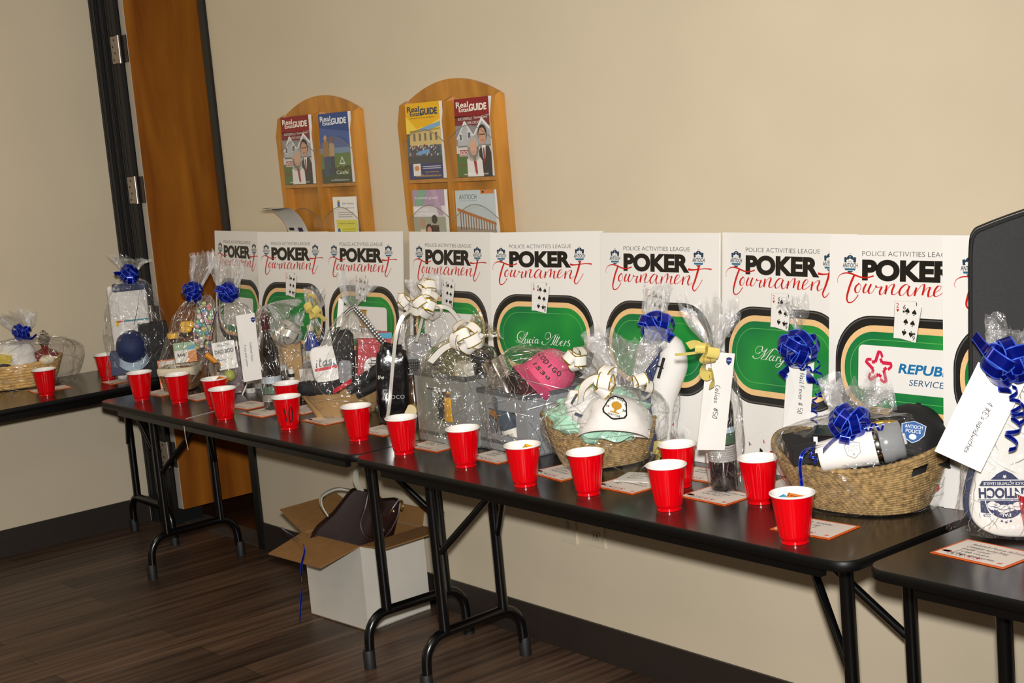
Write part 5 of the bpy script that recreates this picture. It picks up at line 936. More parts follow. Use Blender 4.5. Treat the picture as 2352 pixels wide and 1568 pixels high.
def oval(mb, M, w, h):
    mb.poly([(w*.62+.026*math.cos(a*PI/12), h*.45+.036*math.sin(a*PI/12)) for a in range(24)], col('e2dcd0', .5), M, 1); annulus(mb, track(w*.62, h*.45, .019, .028, .018, 5), track(w*.62, h*.45, .021, .030, .020, 5), col('8a8478', .5), M, 2); mb.stroke([(w*.06, h*.50), (w*.14, h*.62), (w*.12, h*.48), (w*.22, h*.60), (w*.24, h*.50), (w*.34, h*.56)], .0012, WHT1, M, 2)
carton('black_card_box', 'black box with a pale oval behind the window of the taller grey bin', 'box', LB(.085, .075, .007), -.03, (.13, .02, .17), BLACKP, (0, 0), oval)
mb = MB(); AMB = col('f2b21a', .12, name='amber_drink', coat=.6); mb.lathe([(.028, 0), (.031, .006), (.031, .135), (.016, .165), (.013, .20)], AMB, n=28); mb.lathe([(.0314, .02), (.0314, .03)], col('d8cfb4', .5), cap0=False, cap1=False); mb.lathe([(.0314, .138), (.0312, .15)], col('6a4512', .3), cap0=False, cap1=False)
o = mb.build('drink_bottle', loc=LB(.135, .038, .007)); o.rotation_euler = (0, .1, 0); tag(o, 'bright yellow drink bottle seen through the window of the taller grey bin', 'bottle')
mb = MB(); mb.lathe([(.012, 0), (.015, .07), (.016, .075), (.0, .076)], col('e9d4d2', .4), n=20); mb.lathe([(.0153, .045), (.0161, .0745)], col('a05660', .4), n=20, cap0=False, cap1=False); o = mb.build('pink_tube', loc=LB(.13, .09, .165)); o.rotation_euler = (0, -.08, 0); tag(o, 'pink and white tube standing in the taller grey bin', 'tube')
carton('white_gift_box', 'small white box at the rim of the taller grey bin', 'box', LB(.19, .06, .19), -.1, (.06, .04, .055), col('d9d5d0', .5), (.05, 0))
mb = MB(); mb.lathe([(.03, 0), (.036, .11), (.038, .118), (.034, .12), (.033, .112)], col('262223', .12, .8), n=32); mb.lathe([(.0365, .108), (.0385, .118)], CHROME, n=32, cap0=False, cap1=False); o = mb.build('steel_tumbler', loc=LB(.225, .10, .165)); tag(o, 'dark polished tumbler at the right corner of the taller grey bin', 'tumbler')
mb = MB(); blob(mb, (0, 0, 0), (.09, .05, .07), col('5c5a2a', .35, coat=.3), .45, 3, 4, 36, 24); o = mb.build('olive_tissue', loc=LB(.11, .10, .2)); tag(o, 'crumpled olive tissue paper filling the taller grey bin', 'tissue')
mb = MB(); blob(mb, (.13, .085, .09), (.105, .07, .075), BLACKC, .2, 3, 5); o = mb.build('dark_filling', loc=bl); tag(o, 'dark crumpled paper packed inside the taller grey bin', 'paper')
t = wrap(s, 'cellophane over the taller grey bin, gathered to the right', [(966, 1012, 1140, 1022, .55, 0, .06), (960, 930, 1146, 935, .52, .02, .06), (962, 855, 1144, 858, .5, .03, .06), (995, 800, 1136, 808, .45, .06, .06), (1048, 772, 1102, 780, .5, .15, .07), (1072, 768, 1096, 776, .6, .25, .07), (1088, 740, 1132, 770, .5, .35, .07), (1100, 722, 1150, 772, .45, .4, .07)], seed=29, neck=4.7, amp=.006, mats=(FILMG, FILMG), npl=13)
bow(t, s.p(1074, 775, .13), .052, 10, 'white', 31, w=.027, tails=[([s.p(1060, 785, .14), s.p(1020, 800, .14), s.p(988, 832, .12)], .024)])
br = Vector((2.925, -.335, TZ+.001)); bin_('lower grey fabric bin holding a pink cap and a steel tumbler', br, -.08, (.245, .26, .178), (.045, .052, .19, .125))
LR = lambda x, y, z: LB(x, y, z, br, -.08)
s = Spot(1200, 1040)
mb = MB(); mb.lathe([(.034, 0), (.038, .01), (.040, .16), (.038, .165), (.036, .16)], CHROME, n=36); o = mb.build('steel_tumbler', loc=LR(.11, .055, .11)); o.rotation_euler = (.1, -.42, -.1); tag(o, 'shiny steel tumbler tilted in the lower grey bin', 'tumbler')
carton('maroon_book', 'maroon book standing behind the steel tumbler', 'book', LR(.185, .10, .06), -.2, (.10, .03, .20), MAROON, (0, -.42))
def codigo(t, R, H):
    mb = MB()
    for k, (tx, w_) in enumerate((('CODIGO', .085), ('1530', .045))):
        for i, ch in enumerate(tx):
            n = len(tx); a = -PI/2+(i-(n-1)/2)*.26; el = .62-.30*k; rr = R*math.cos(el)**.75+.0025; z = H*math.sin(el); o3 = (rr*math.cos(a), rr*1.1*math.sin(a), z)
            u = Vector((-math.sin(a), math.cos(a), 0)); n_ = Vector((math.cos(a)*.75, math.sin(a)*.75, .66)).normalized(); v = n_.cross(u)
            mb.text(ch, -.007 if ch not in 'I1' else -.002, -.008, .014 if ch not in 'I1' else .004, .017-.004*k, TXT, Mat(o3, u, v), 1, .03)
    mb.build('lettering', t)
cap_hat(LR(.175, .12, .20), 'pink baseball cap with black lettering in the lower grey bin', (-.35, .75, .25), PINK, col('d8487a', .6), col('e2608c', .6), R=.072, H=.095, brim=.065, patch=codigo)
mb = MB(); BG = col('4c5a66', .12, .2, coat=.5); mb.lathe([(.03, 0), (.034, .006), (.034, .15), (.018, .18), (.014, .2)], BG, n=28); mb.lathe([(.0345, .012), (.0345, .055)], col('ddd6ca', .5), cap0=False, cap1=False)
for k, tx in enumerate('CODIGO'): a = -PI/2-.55+k*.2; mb.text(tx, -.0032, 0, .0064, .008, TXT, Mat((.0349*math.cos(a), .0349*math.sin(a), .034), (-math.sin(a), math.cos(a), 0), (0, 0, 1)), 1)
for k, tx in enumerate('1530'): a = -PI/2-.3+k*.2; mb.text(tx, -.0025, 0, .005, .006, TXT, Mat((.0349*math.cos(a), .0349*math.sin(a), .022), (-math.sin(a), math.cos(a), 0), (0, 0, 1)), 1)
o = mb.build('tequila_bottle', loc=LR(.125, .045, .012)); o.rotation_euler = (0, -.28, .3); tag(o, 'blue-grey bottle with a white label behind the window of the lower grey bin', 'bottle')
mb = MB(); mb.lathe([(.018, 0), (.02, .004), (.02, .03), (.016, .034)], col('b9762a', .2, .5), n=24); o = mb.build('amber_stopper', loc=LR(.075, .03, .098)); o.rotation_euler = (.8, 0, 0); tag(o, 'amber bottle top in the upper corner of the lower bin window', 'stopper')
carton('blue_gift_box', 'slim blue and white box at the left inside the lower grey bin', 'box', LR(.055, .06, .10), -.1, (.035, .03, .125), col('c8d4dc', .4), (0, -.3))
mb = MB(); blob(mb, (.14, .14, .07), (.10, .11, .05), BLACKC, .2, 3, 6); o = mb.build('dark_filling', loc=br); tag(o, 'dark crumpled paper packed inside the lower grey bin', 'paper')
t = wrap(s, 'cellophane over the lower grey bin, gathered at its right end', [(1120, 1030, 1275, 1045, .8, 0, .04), (1112, 960, 1320, 965, .75, .03, .04), (1116, 895, 1372, 880, .7, .03, .02), (1130, 842, 1368, 838, .55, .05, .0), (1165, 805, 1340, 820, .45, .06, .0), (1196, 791, 1270, 805, .3, .1, .0)], seed=33, neck=9, amp=.006, mats=(FILM, FILMG))
film(t, s, [(1270, 808, 1276, 852, .8, .1, .0), (1300, 815, 1303, 846, .9, .2, .0), (1318, 812, 1320, 842, .9, .3, 0), (1345, 800, 1352, 862, .5, .35, 0), (1368, 800, 1384, 868, .4, .35, 0)], seed=35, neck=1.5, name='gathered_end', amp=.004)
bow(t, s.p(1322, 825, .05), .034, 7, 'white', 36, w=.024)

# ================================================================ seagrass basket with mint tissue and the white cap
s = Spot(1392, 1080)
bk = rope_basket('seagrass_basket', 'seagrass basket with mint tissue, a white cap and a square handle hole', s.w((.0, .098, .001)), s.rz+.30, (.112, .085), (.162, .122), .108, .042, 19, 70, SEA, 2.5, holes=((-.78, -.38, .62, .86),), amp=.0045, group='seagrass baskets', dip=.008)
mb = MB(); blob(mb, s.p(1375, 955, -.02), (.125, .07, .075), MINT, .38, 3, 11, 40, 26); o = mb.build('mint_tissue', loc=s.o); o.rotation_euler = (0, 0, s.rz); tag(o, 'crumpled mint green tissue paper in the seagrass basket', 'tissue')
mb = MB(); g = [s.p(1300, 975, .045), s.p(1345, 990, .07), s.p(1405, 1002, .085), s.p(1455, 992, .08)]; P = crom(g, 8); mb.add([q for i, p in enumerate(P) for q in (p+Vector((0, .015, .018+.006*math.sin(i))), p+Vector((0, -.004, -.012-.004*math.cos(i*.7))))], [(2*i, 2*i+1, 2*i+3, 2*i+2) for i in range(len(P)-1)], MINT, True); o = mb.build('mint_tissue', loc=s.o); o.rotation_euler = (0, 0, s.rz); tag(o, 'strip of mint green tissue hanging over the front rim of the seagrass basket', 'tissue')
def golf_patch(t, R, H):
    mb = MB(); M = Mat((.008, -R*1.05, H*.52), (.97, .2, 0), (-.08, .38, .92)); M = M @ T((0, 0, .008)) @ Rz(-.28) @ Matrix.Scale(.98, 4)
    S = [(-.030, -.022), (-.034, -.012), (-.024, .024), (-.012, .034), (.012, .034), (.024, .024), (.034, -.012), (.030, -.022), (.004, -.034), (-.004, -.034)]
    mb.poly(S[::-1], PBLK, M, 1); mb.poly([(a*.88, b*.88) for a, b in S][::-1], col('e6e4df', .6), M, 2)
    mb.poly([(.014*math.cos(a*PI/8), .007+.012*math.sin(a*PI/8)*(1+.12*math.cos(3*a))) for a in range(16)], GOLD, M, 3); mb.poly([(-.003, -.004), (.003, -.004), (.004, -.012), (-.004, -.012)], GOLD, M, 3); mb.poly([(-.013, -.012), (.013, -.012), (.011, -.0155), (-.011, -.0155)], GOLD, M, 3)
    for k, ch in enumerate('LONE TREE GC'):
        if ch != ' ':
            a = PI*.86-k*PI*.72/11; mb.text(ch, -.0025, 0, .005, .0058, PBLK, M @ T((.0235*math.cos(a), .0045+.0205*math.sin(a), 0)) @ Rz(a-PI/2), 3, .03)
    mb.text('19', -.026, -.005, .008, .007, PBLK, M, 3, .03); mb.text('34', .018, -.005, .009, .007, PBLK, M, 3, .03); mb.text('GOLF CLUB', -.017, -.024, .034, .006, PBLK, M, 3, .03); mb.build('club_patch', t)
cap_hat(s.w(s.p(1412, 985, .05)), 'white cap with a golf club patch showing a golden tree', (-.25, .08, s.rz-.1), WCLOTH, WCLOTH, R=.096, H=.090, brim=.004, patch=golf_patch, lump=.15)
mb = MB(); blob(mb, s.p(1345, 935, .02), (.055, .04, .05), WCLOTH, .3, 3, 13); o = mb.build('white_cloth', loc=s.o); o.rotation_euler = (0, 0, s.rz); tag(o, 'folded white cloth at the left of the golf club cap', 'cloth')
mb = MB(); c4 = [s.p(1322, 946, .075), s.p(1352, 958, .08), s.p(1350, 966, .08), s.p(1318, 952, .075)]; mb.add(c4, [(0, 3, 2, 1)], col('2a3048', .6)); c5 = [s.p(1310, 925, .06), s.p(1323, 903, .055), s.p(1328, 906, .055), s.p(1314, 930, .06)]; mb.add(c5, [(0, 3, 2, 1)], col('2a2a2c', .6)); o = mb.build('dark_label', loc=s.o); o.rotation_euler = (0, 0, s.rz); tag(o, 'small dark folded label under the brim of the golf club cap', 'tag')
carton('white_gift_card', 'white folded card showing through the basket handle hole', 'card', s.w(s.p(1470, 1004, .05)), s.rz+.3, (.05, .01, .05), col('d9d5d0', .5), (0, .2))
t = wrap(s, 'cellophane fanned above the golf club basket', [(1305, 1076, 1490, 1080, .7, 0, .0), (1252, 1010, 1528, 1015, .72, .02, 0), (1248, 955, 1536, 962, .68, .02, 0), (1300, 920, 1528, 918, .6, .05, .02), (1380, 895, 1496, 893, .6, .12, .05), (1414, 886, 1458, 886, .7, .2, .07), (1400, 850, 1480, 848, .5, .35, .06), (1375, 800, 1502, 806, .4, .4, .05), (1362, 770, 1515, 790, .38, .42, .05)], seed=37, neck=3.1, amp=.006, jag=.05, npl=11)
bow(t, s.p(1400, 880, .07), .042, 6, 'white', 38, w=.028, tilt=(-.7, 0, .3)); bow(t, s.p(1468, 888, .07), .036, 5, 'white', 39, w=.026, tilt=(.7, 0, .2))
ribbon(t, [s.p(1400, 872, .08), s.p(1365, 870, .09), s.p(1340, 890, .09), s.p(1333, 925, .08)], .03, 'white'); ribbon(t, [s.p(1398, 998, .12), s.p(1394, 1015, .125), s.p(1402, 1035, .12)], .003, 'silver')

# ================================================================ tall bag with the navy and white head covers
s = Spot(1508, 1056)
def sock(name, label, pts, rad, mat, d0, cat, deco=None):
    t = thing(name, label, cat, s.o, s.rz); mb = MB(); P = crom([s.p(x, y, d0) for x, y in pts], 5); n = len(P); R_ = [rad[min(int(i/(n-1)*(len(rad)-1)), len(rad)-2)]*(1-(i/(n-1)*(len(rad)-1)) % 1)+rad[min(int(i/(n-1)*(len(rad)-1))+1, len(rad)-1)]*((i/(n-1)*(len(rad)-1)) % 1) for i in range(n)]
    mb.tube(P, R_, mat, 20); mb.build('body', t)
    if deco: deco(t, P)
    return t
sock('navy_headcover', 'navy golf club head cover in the tall clear bag', [(1492, 1030), (1494, 960), (1497, 880), (1502, 800), (1506, 745)], [.02, .024, .030, .030, .016], NAVYC, .0, 'golf head cover')
def stripes(t, P):
    m = MB(); m.tube([s.p(1512, 868, .045), s.p(1525, 822, .05)], .004, BLACKC, 8); m.build('dark_stripe', t); m = MB(); m.tube([s.p(1506, 838, .046), s.p(1524, 846, .05)], .002, BLACKC, 6); m.build('dark_stitch', t);
sock('white_headcover', 'white curved golf club head cover in the tall clear bag', [(1530, 1050), (1524, 1000), (1520, 930), (1530, 880), (1545, 835), (1540, 795), (1520, 780)], [.012, .02, .034, .042, .042, .034, .014], WCLOTH, .01, 'golf head cover', stripes)
t = wrap(s, 'tall clear bag with a blue bow holding two golf head covers', [(1478, 1052, 1550, 1056, .5, 0, .0), (1472, 960, 1556, 965, .5, .03, 0), (1455, 860, 1566, 865, .48, .04, 0), (1462, 800, 1562, 800, .45, .06, 0), (1486, 760, 1532, 760, .5, .15, 0), (1496, 748, 1520, 748, .7, .25, 0), (1482, 715, 1528, 712, .5, .25, 0), (1478, 660, 1538, 655, .4, .25, 0)], seed=41, neck=4.6, amp=.006)
bow(t, s.p(1510, 752, .06), .053, 15, 'blue', 43, tails=[([s.p(1480, 790, .06), s.p(1488, 830, .07), s.p(1498, 870, .07)], .006)])
film(t, s, [(1530, 1052, 1600, 1062, .3, 0, .02), (1538, 1020, 1592, 1030, .3, .1, .02), (1540, 985, 1572, 1000, .3, .2, .02)], seed=44, name='film_corner', n=48)
bow(t, s.p(1520, 1034, .08), .03, 3, 'yellow', 45, w=.024); 

# ================================================================ Celias and Nail Fever bottles
s = Spot(1665, 1125)
bottle(s.w((.0, .0, .0022)), 'wine bottle with the yellow ribbon and white envelope', .335, .0335, col('1a1013', .3), [(.075, .115, 'e2ded8'), (.118, .145, '3f5a44'), (.146, .16, 'a9bcc8'), (.075, .114, 'd9d5cf')], rz=2)
envelope(s, [(1593, 812), (1657, 810), (1664, 1037), (1602, 1030)], [.10, .055, .055, .10], [('Celias  #50', .33, .42)], 'white envelope under the yellow ribbon, hung on a wine bottle', th_=.0135, seal=(.80, .97))
t = wrap(s, 'crinkled cellophane around the wine bottle with the yellow ribbon', [(1632, 1125, 1700, 1128, .9, 0, .0), (1622, 1060, 1706, 1062, .9, .03, 0), (1628, 980, 1712, 985, .85, .04, 0), (1632, 880, 1694, 885, .8, .06, 0), (1628, 815, 1672, 818, .8, .12, 0), (1624, 802, 1656, 798, .8, .25, 0), (1602, 765, 1668, 760, .5, .35, 0), (1572, 705, 1684, 715, .35, .4, 0)], seed=47, neck=4.4, amp=.007, jag=.06)
bow(t, s.p(1626, 806, .115), .03, 3, 'yellow', 49, w=.024, tails=[([s.p(1626, 806, .12), s.p(1617, 835, .14), s.p(1624, 862, .13), s.p(1634, 852, .125), s.p(1630, 815, .12)], .03), ([s.p(1630, 845, .13), s.p(1637, 868, .13), s.p(1634, 892, .125)], .022), ([s.p(1622, 806, .12), s.p(1585, 812, .11), s.p(1550, 815, .09)], .008), ([s.p(1624, 802, .12), s.p(1600, 790, .11), s.p(1580, 795, .1)], .022)])
s = Spot(1856, 1092)
bottle(s.w((-.004, .0, .001)), 'wine bottle hidden behind the envelope under a blue bow, left of the big basket', .345, .035, col('1a1013', .3), [(.06, .12, 'cfcac3')], rz=.5)
envelope(s, [(1812, 806), (1872, 802), (1860, 992), (1797, 992)], [.085, .05, .05, .085], [('Nail Fever # 50', .28, .5)], 'white envelope hanging under a blue bow, by the left end of the big basket', th_=.0122, seal=None)
t = wrap(s, 'cellophane around the wine bottle with the blue bow, left of the big basket', [(1822, 1090, 1892, 1090, .8, 0, .0), (1814, 1000, 1902, 1000, .8, .03, 0), (1815, 920, 1895, 920, .8, .05, 0), (1822, 850, 1884, 850, .75, .08, 0), (1832, 800, 1868, 798, .8, .2, 0), (1836, 782, 1866, 780, .8, .25, 0), (1824, 740, 1882, 738, .5, .3, 0), (1800, 690, 1892, 695, .4, .35, 0)], seed=53, neck=4.4, amp=.006, jag=.03)
bow(t, s.p(1836, 795, .10), .054, 15, 'blue', 55, tails=[([s.p(1852, 835, .11), s.p(1858, 860, .115), s.p(1866, 880, .11)], .03), ([s.p(1812, 845, .1), s.p(1800, 856, .11), s.p(1795, 865, .1)], .026)])
curl(t, s.p(1876, 830, .09), (.1, 0, -1), 3, .012, .09, .006, 'blue'); curl(t, s.p(1872, 905, .08), (-.1, 0, -1), 3.5, .010, .08, .005, 'blue'); curl(t, s.p(1826, 842, .11), (.9, 0, -.2), 2, .008, .05, .006, 'blue')

# ================================================================ big seagrass basket with the tumbler and police cap
s = Spot(1985, 1190)
BX = s.w((.0, .128, .001))
rope_basket('seagrass_basket', 'large oval seagrass basket with a blue bow, a tumbler and a black cap', BX, .10, (.148, .105), (.212, .150), .112, .038, 22, 84, SEA2, 2.2, holes=((-.56, -.28, .68, .84), (PI-.25, PI+.25, .66, .88)), amp=.0042, group='seagrass baskets', dip=.004)
TW = thing('tumbler', 'white drinking tumbler with a steel ring and clear lid lying in the big basket', 'tumbler', s.o, s.rz)
P0, P1 = s.p(1882, 1050, -.01), s.p(2072, 1008, -.01); ax = (P1-P0).normalized(); L_ = (P1-P0).length; X_, Y_ = frame_z(ax); AM = Matrix(((X_.x, Y_.x, ax.x, P0.x), (X_.y, Y_.y, ax.y, P0.y), (X_.z, Y_.z, ax.z, P0.z), (0, 0, 0, 1)))
AM2 = AM @ Matrix.Diagonal((1.13, 1.13, 1, 1))
MB().lathe([(.026, 0), (.03, .004), (.0385, L_*.66), (.0385, L_*.68)], CWHT, AM2, 36).build('body', TW)
MB().lathe([(.0392, L_*.68), (.0395, L_*.70), (.0395, L_*.735), (.039, L_*.745)], CHROME, AM2, 36).build('steel_ring', TW)
LIDG = col('8f9092', .2, name='grey_lid', coat=.4); MB().lathe([(.039, L_*.745), (.040, L_*.76), (.040, L_*.86), (.037, L_*.9), (.037, L_*1.0), (.03, L_*1.02)], LIDG, AM2, 36).build('lid', TW)
m = MB(); m.rbox((-.006, -.013, L_*1.0), (.006, .013, L_*1.05), col('c9cacc', .2), .003, AM); m.tube([AM @ Vector((.037*math.cos(a*PI/8), .037*math.sin(a*PI/8), L_*.95)) for a in range(17)], .003, col('c9cacc', .2), 8); m.build('lid_latch', TW)
m = MB(); nrm = (Vector((0, -1, .25))-ax*Vector((0, -1, .25)).dot(ax)).normalized(); U_ = ax; V_ = nrm.cross(U_); CM = Mat(P0+ax*(L_*.42)+nrm*.0405, U_, V_); GRY = col('8d8a88', .5)
S = [(-.018, .012), (-.006, .017), (.006, .017), (.018, .012), (.015, -.01), (0, -.02), (-.015, -.01)]
annulus(m, [(a*.9, b*.9) for a, b in S], S, GRY, CM, 2); m.text('ANTIOCH', -.012, .004, .024, .006, GRY, CM, 2); m.text('POLICE', -.010, -.003, .020, .005, GRY, CM, 2); star(m, 0, -.010, .004, GRY, CM, 2); m.build('printed_shield', TW)
def police(t, R, H):
    mb = MB(); M = Mat((-.005, -R*1.10, H*.48), (.74, -.05, 0), (0, .30, .68)) @ T((0, 0, .011)); S = [(-.036, .020), (-.02, .026), (0, .032), (.02, .026), (.036, .020), (.033, -.010), (.018, -.028), (0, -.038), (-.018, -.028), (-.033, -.010)]
    mb.poly(S[::-1], col('c9d3df', .5), M, 1); mb.poly([(a*.93, b*.93) for a, b in S][::-1], col('2a5a9c', .5), M, 2); mb.text('ANTIOCH', -.026, .008, .052, .011, col('d5dde6', .5), M, 3, .02); mb.text('POLICE', -.022, -.006, .044, .011, col('d5dde6', .5), M, 3, .02); mb.poly([(.011*math.cos(a*PI/6), -.018+.009*math.sin(a*PI/6)) for a in range(12)], col('dfe4ea', .5), M, 3); mb.build('badge_patch', t)
cap_hat(s.w(s.p(2096, 1036, -.115)), 'black cap with a blue police badge in the big basket', (-.12, .16, s.rz-.05), BLACKC, BLACKC, R=.088, H=.108, brim=.02, patch=police)
carton('black_gift_box', 'black box at the left end of the big seagrass basket', 'box', s.w(s.p(1866, 1046, -.06)), s.rz+.3, (.11, .08, .05), BLACKC, (.15, -.1))
carton('black_gift_box', 'second black box beside the tumbler in the big seagrass basket', 'box', s.w(s.p(1918, 1040, -.05)), s.rz-.1, (.09, .07, .055), BLACKP, (.1, .05), lambda mb, M, w, h: mb.poly([(w*.02, h*.2), (w*.12, h*.2), (w*.12, h*.9), (w*.02, h*.9)], WHITE, M, 1))
mb = MB(); blob(mb, (0.01, 0, .075), (.165, .105, .045), BLACKC, .15, 3, 9); o = mb.build('dark_filling', loc=BX); tag(o, 'dark cloth filling added inside the big seagrass basket', 'paper')  # dark lump added so the handle hole looks black from outside
mb = MB(); mb.tube([s.p(1990, 975, -.02), s.p(2025, 970, -.02), s.p(2062, 970, -.02)], [.003, .005, .005], col('c99a2e', .25, .7), 10); o = mb.build('gold_pen', loc=s.o); o.rotation_euler = (0, 0, s.rz); tag(o, 'gold pen lying behind the tumbler in the big basket', 'pen')
t = wrap(s, 'cellophane over the big seagrass basket, fanned behind the blue bow', [(1862, 1180, 2140, 1195, .75, 0, -.12), (1800, 1100, 2176, 1120, .75, .01, -.12), (1776, 1010, 2184, 1035, .72, .02, -.12), (1830, 975, 2176, 985, .62, .04, -.12), (1895, 955, 2120, 945, .5, .08, -.1), (1920, 962, 1990, 958, .6, .2, -.06), (1928, 955, 1978, 950, .7, .3, -.06), (1905, 920, 2020, 915, .5, .4, -.06), (1898, 878, 2046, 892, .4, .42, -.06)], seed=59, neck=5.2, amp=.006, jag=.05, npl=13)
bow(t, s.p(1950, 968, .0), .052, 15, 'blue', 61, tails=[([s.p(1945, 990, .02), s.p(1915, 1010, .06), s.p(1890, 1035, .10)], .012)])
ribbon(t, [s.p(1905, 1020, .07), s.p(1870, 1025, .11), s.p(1845, 1040, .135), s.p(1838, 1070, .14), s.p(1842, 1120, .125)], .007, 'blue', wd=(1, 0, 0)); curl(t, s.p(1975, 985, .03), (1, 0, .1), 2, .011, .05, .006, 'blue'); curl(t, s.p(1862, 1030, .12), (.2, -.2, -1), 1.5, .009, .03, .005, 'blue')

# ================================================================ right-hand table: black case, envelope and the Antioch cover
CASEM = col('2b292c', .8, name='black_nylon', bump=.35, bscale=900, bdist=.0006, noise_amt=.15, nscale=260)
s = Spot(2300, 1228); t = thing('black_case', 'tall black nylon carrying case standing at the right edge of the photo', 'case', s.o+Vector((0, 0, .001)), s.rz)
CO = crom([s.p(x, y, -.02) for x, y in ((2240, 1120), (2229, 900), (2227, 700), (2228, 575), (2236, 538), (2262, 522), (2352, 489), (2450, 462), (2485, 470), (2498, 510), (2498, 800), (2498, 1120))], 5)
CO = [Vector((p.x, 0, max(p.z, .002))) for p in CO]; cc = sum(CO, Vector())/len(CO); off = lambda k, y: [Vector((cc.x+(p.x-cc.x)*k, y, max(.002, cc.z+(p.z-cc.z)*k))) for p in CO]
MB().loft([off(.97, .0205), off(.99, .022), off(1, .03), off(1, .072), off(.985, .08), off(.96, .082)][::-1], CASEM, True, True).build('body', t)
m = MB(); m.tube([p+Vector((0, -.001, 0)) for p in off(.978, .0215)], .0035, BLACKC, 8, cap=True); m.tube([p for p in off(1.002, .068)], .003, BLACKC, 8); m.build('piping', t)
m = MB(); zq = off(1.003, .048); m.tube(zq[:34], .0028, col('060607', .3), 6); m.build('zip', t)
s = Spot(2300, 1228)
mb = MB(); c4 = [s.p(2228, 788, -.03), s.p(2233, 783, -.03), s.p(2243, 850, -.03), s.p(2240, 862, -.03)]; c4b = [p+Vector((.0, .012, 0)) for p in c4]; mb.add(c4+c4b, [(0, 1, 2, 3), (7, 6, 5, 4), (0, 4, 5, 1), (1, 5, 6, 2), (2, 6, 7, 3), (3, 7, 4, 0)], col('e9e6e2', .5))
for k in range(4): p = c4[0]+(c4[3]-c4[0])*(.15+.2*k)+Vector((.002, -.0006, 0)); mb.box((p.x, p.y-.0004, p.z-.008), (p.x+.002, p.y, p.z+.006), PBLK)
o = mb.build('white_tag', loc=s.o); o.rotation_euler = (0, 0, s.rz); tag(o, 'narrow white printed tag at the edge of the black case', 'tag')
# the white cover: rounded cushion, printed upside down
def cushion(pts, d, th, mat, seed=0):
    P = crom([s.p(x, y, d) for x, y in pts], 5, True); c = sum(P, Vector())/len(P); rings = []
    for k in range(-6, 7):
        a = k/6*PI/2; f = math.cos(a)**.5 if abs(k) < 6 else .02; rings.append([c+(p-c)*(.86+.14*f if abs(k) < 6 else .02)+Vector((0, -th*math.sin(a)*(1 if abs(k) < 6 else 1.02), 0)) for p in P])
    inner = lambda sgn, f: [c+(p-c)*f+Vector((0, sgn*th*(1.0+.16*(1-f*f)), 0)) for p in P]
    R = [inner(1, f) for f in (.05, .3, .6, .8)]+rings[1:-1]+[inner(-1, f) for f in (.8, .6, .3, .05)]
    m = MB(); m.loft(R, mat, True, True); return m
OUT = [(2296, 880), (2270, 960), (2256, 1040), (2238, 1090), (2226, 1140), (2228, 1180), (2246, 1208), (2285, 1228), (2340, 1233), (2390, 1226), (2412, 1190), (2418, 1140), (2405, 1060), (2390, 960), (2365, 880)]
AC = thing('golf_bag_cover', 'white padded cover with an upside-down navy crest, on the right-hand table', 'cover', s.o+Vector((0, 0, .002)), s.rz)
cushion(OUT, .03, .022, col('ece9e3', .55, name='white_leatherette', coat=.1)).build('front_pad', AC)
cushion([(x-14 if x < 2300 else x, y-10) for x, y in OUT], -.005, .022, col('1e2f57', .6)).build('back_pad', AC)
m = MB(); cpt = s.p(2309, 1135, .0575); M = Matrix(((-1, 0, 0, cpt.x), (0, 0, -1, cpt.y-.0012), (0, -1, 0, cpt.z), (0, 0, 0, 1)))
kx = .001*.1/.1; NV = col('232b57', .5); 
Mm = M @ Matrix.Diagonal((.00123, .00123, 1, 1))
def pm(L): return L
m.poly([(-40, 8), (40, 8), (31, -1), (-31, -1)][::-1] if False else [(-36, -22), (36, -22), (41, -13), (-41, -13)], NV, Mm, 1)
m.text('POLICE ACTIVITIES LEAGUE', -34, -20, 68, 5, WHITE, Mm, 2, .01); m.poly([(-22, -24), (22, -24), (12, -34), (0, -40), (-12, -34)][::-1], NV, Mm, 1); star(m, 0, -29, 4, WHITE, Mm, 2)
m.text('ANTIOCH', -42, -10, 84, 18, NV, Mm, 1, .04); m.poly([(-44, 10), (44, 10), (44, 11), (-44, 11)], NV, Mm, 1)
m.poly([(31*math.cos(a*PI/14), 12+31*math.sin(a*PI/14)) for a in range(15)], NV, Mm, 1); m.poly([(-40, 12), (-33, 12), (-30, 24), (-26, 34), (-40, 32)][::-1], NV, Mm, 1); m.poly([(40, 12), (33, 12), (30, 24), (26, 34), (40, 32)], NV, Mm, 1)
for bx, by, rx_, ry_ in ((-19, 21, 8, 7), (-8, 24, 6, 6), (3, 26, 11, 7), (14, 22, 6, 6), (21, 20, 8, 7)):
    m.poly([(bx+rx_*math.cos(a*PI/10), by+ry_*math.sin(a*PI/10)) for a in range(20)], WHITE, Mm, 2); m.stroke([(bx-rx_*.8, by), (bx, by+ry_*.25), (bx+rx_*.8, by)], .9, NV, Mm, 3)
m.text('PAL', -8, 33.5, 16, 6, WHITE, Mm, 2, .02); m.text('2006', 24, 35, 12, 5, NV, Mm, 1, .02)
for a, b in ((-7, 47), (0, 49), (7, 47)): star(m, a, b, 3, NV, Mm, 1)
m.build('printed_crest', AC)
envelope(s, [(2243, 822), (2352, 885), (2252, 1077), (2147, 1043)], [.10, .10, .115, .115], [("4 IKE's sandwiches", .32, .52)], 'large tilted white envelope with handwriting about sandwiches, at the right edge', th_=.0115, seal=None)
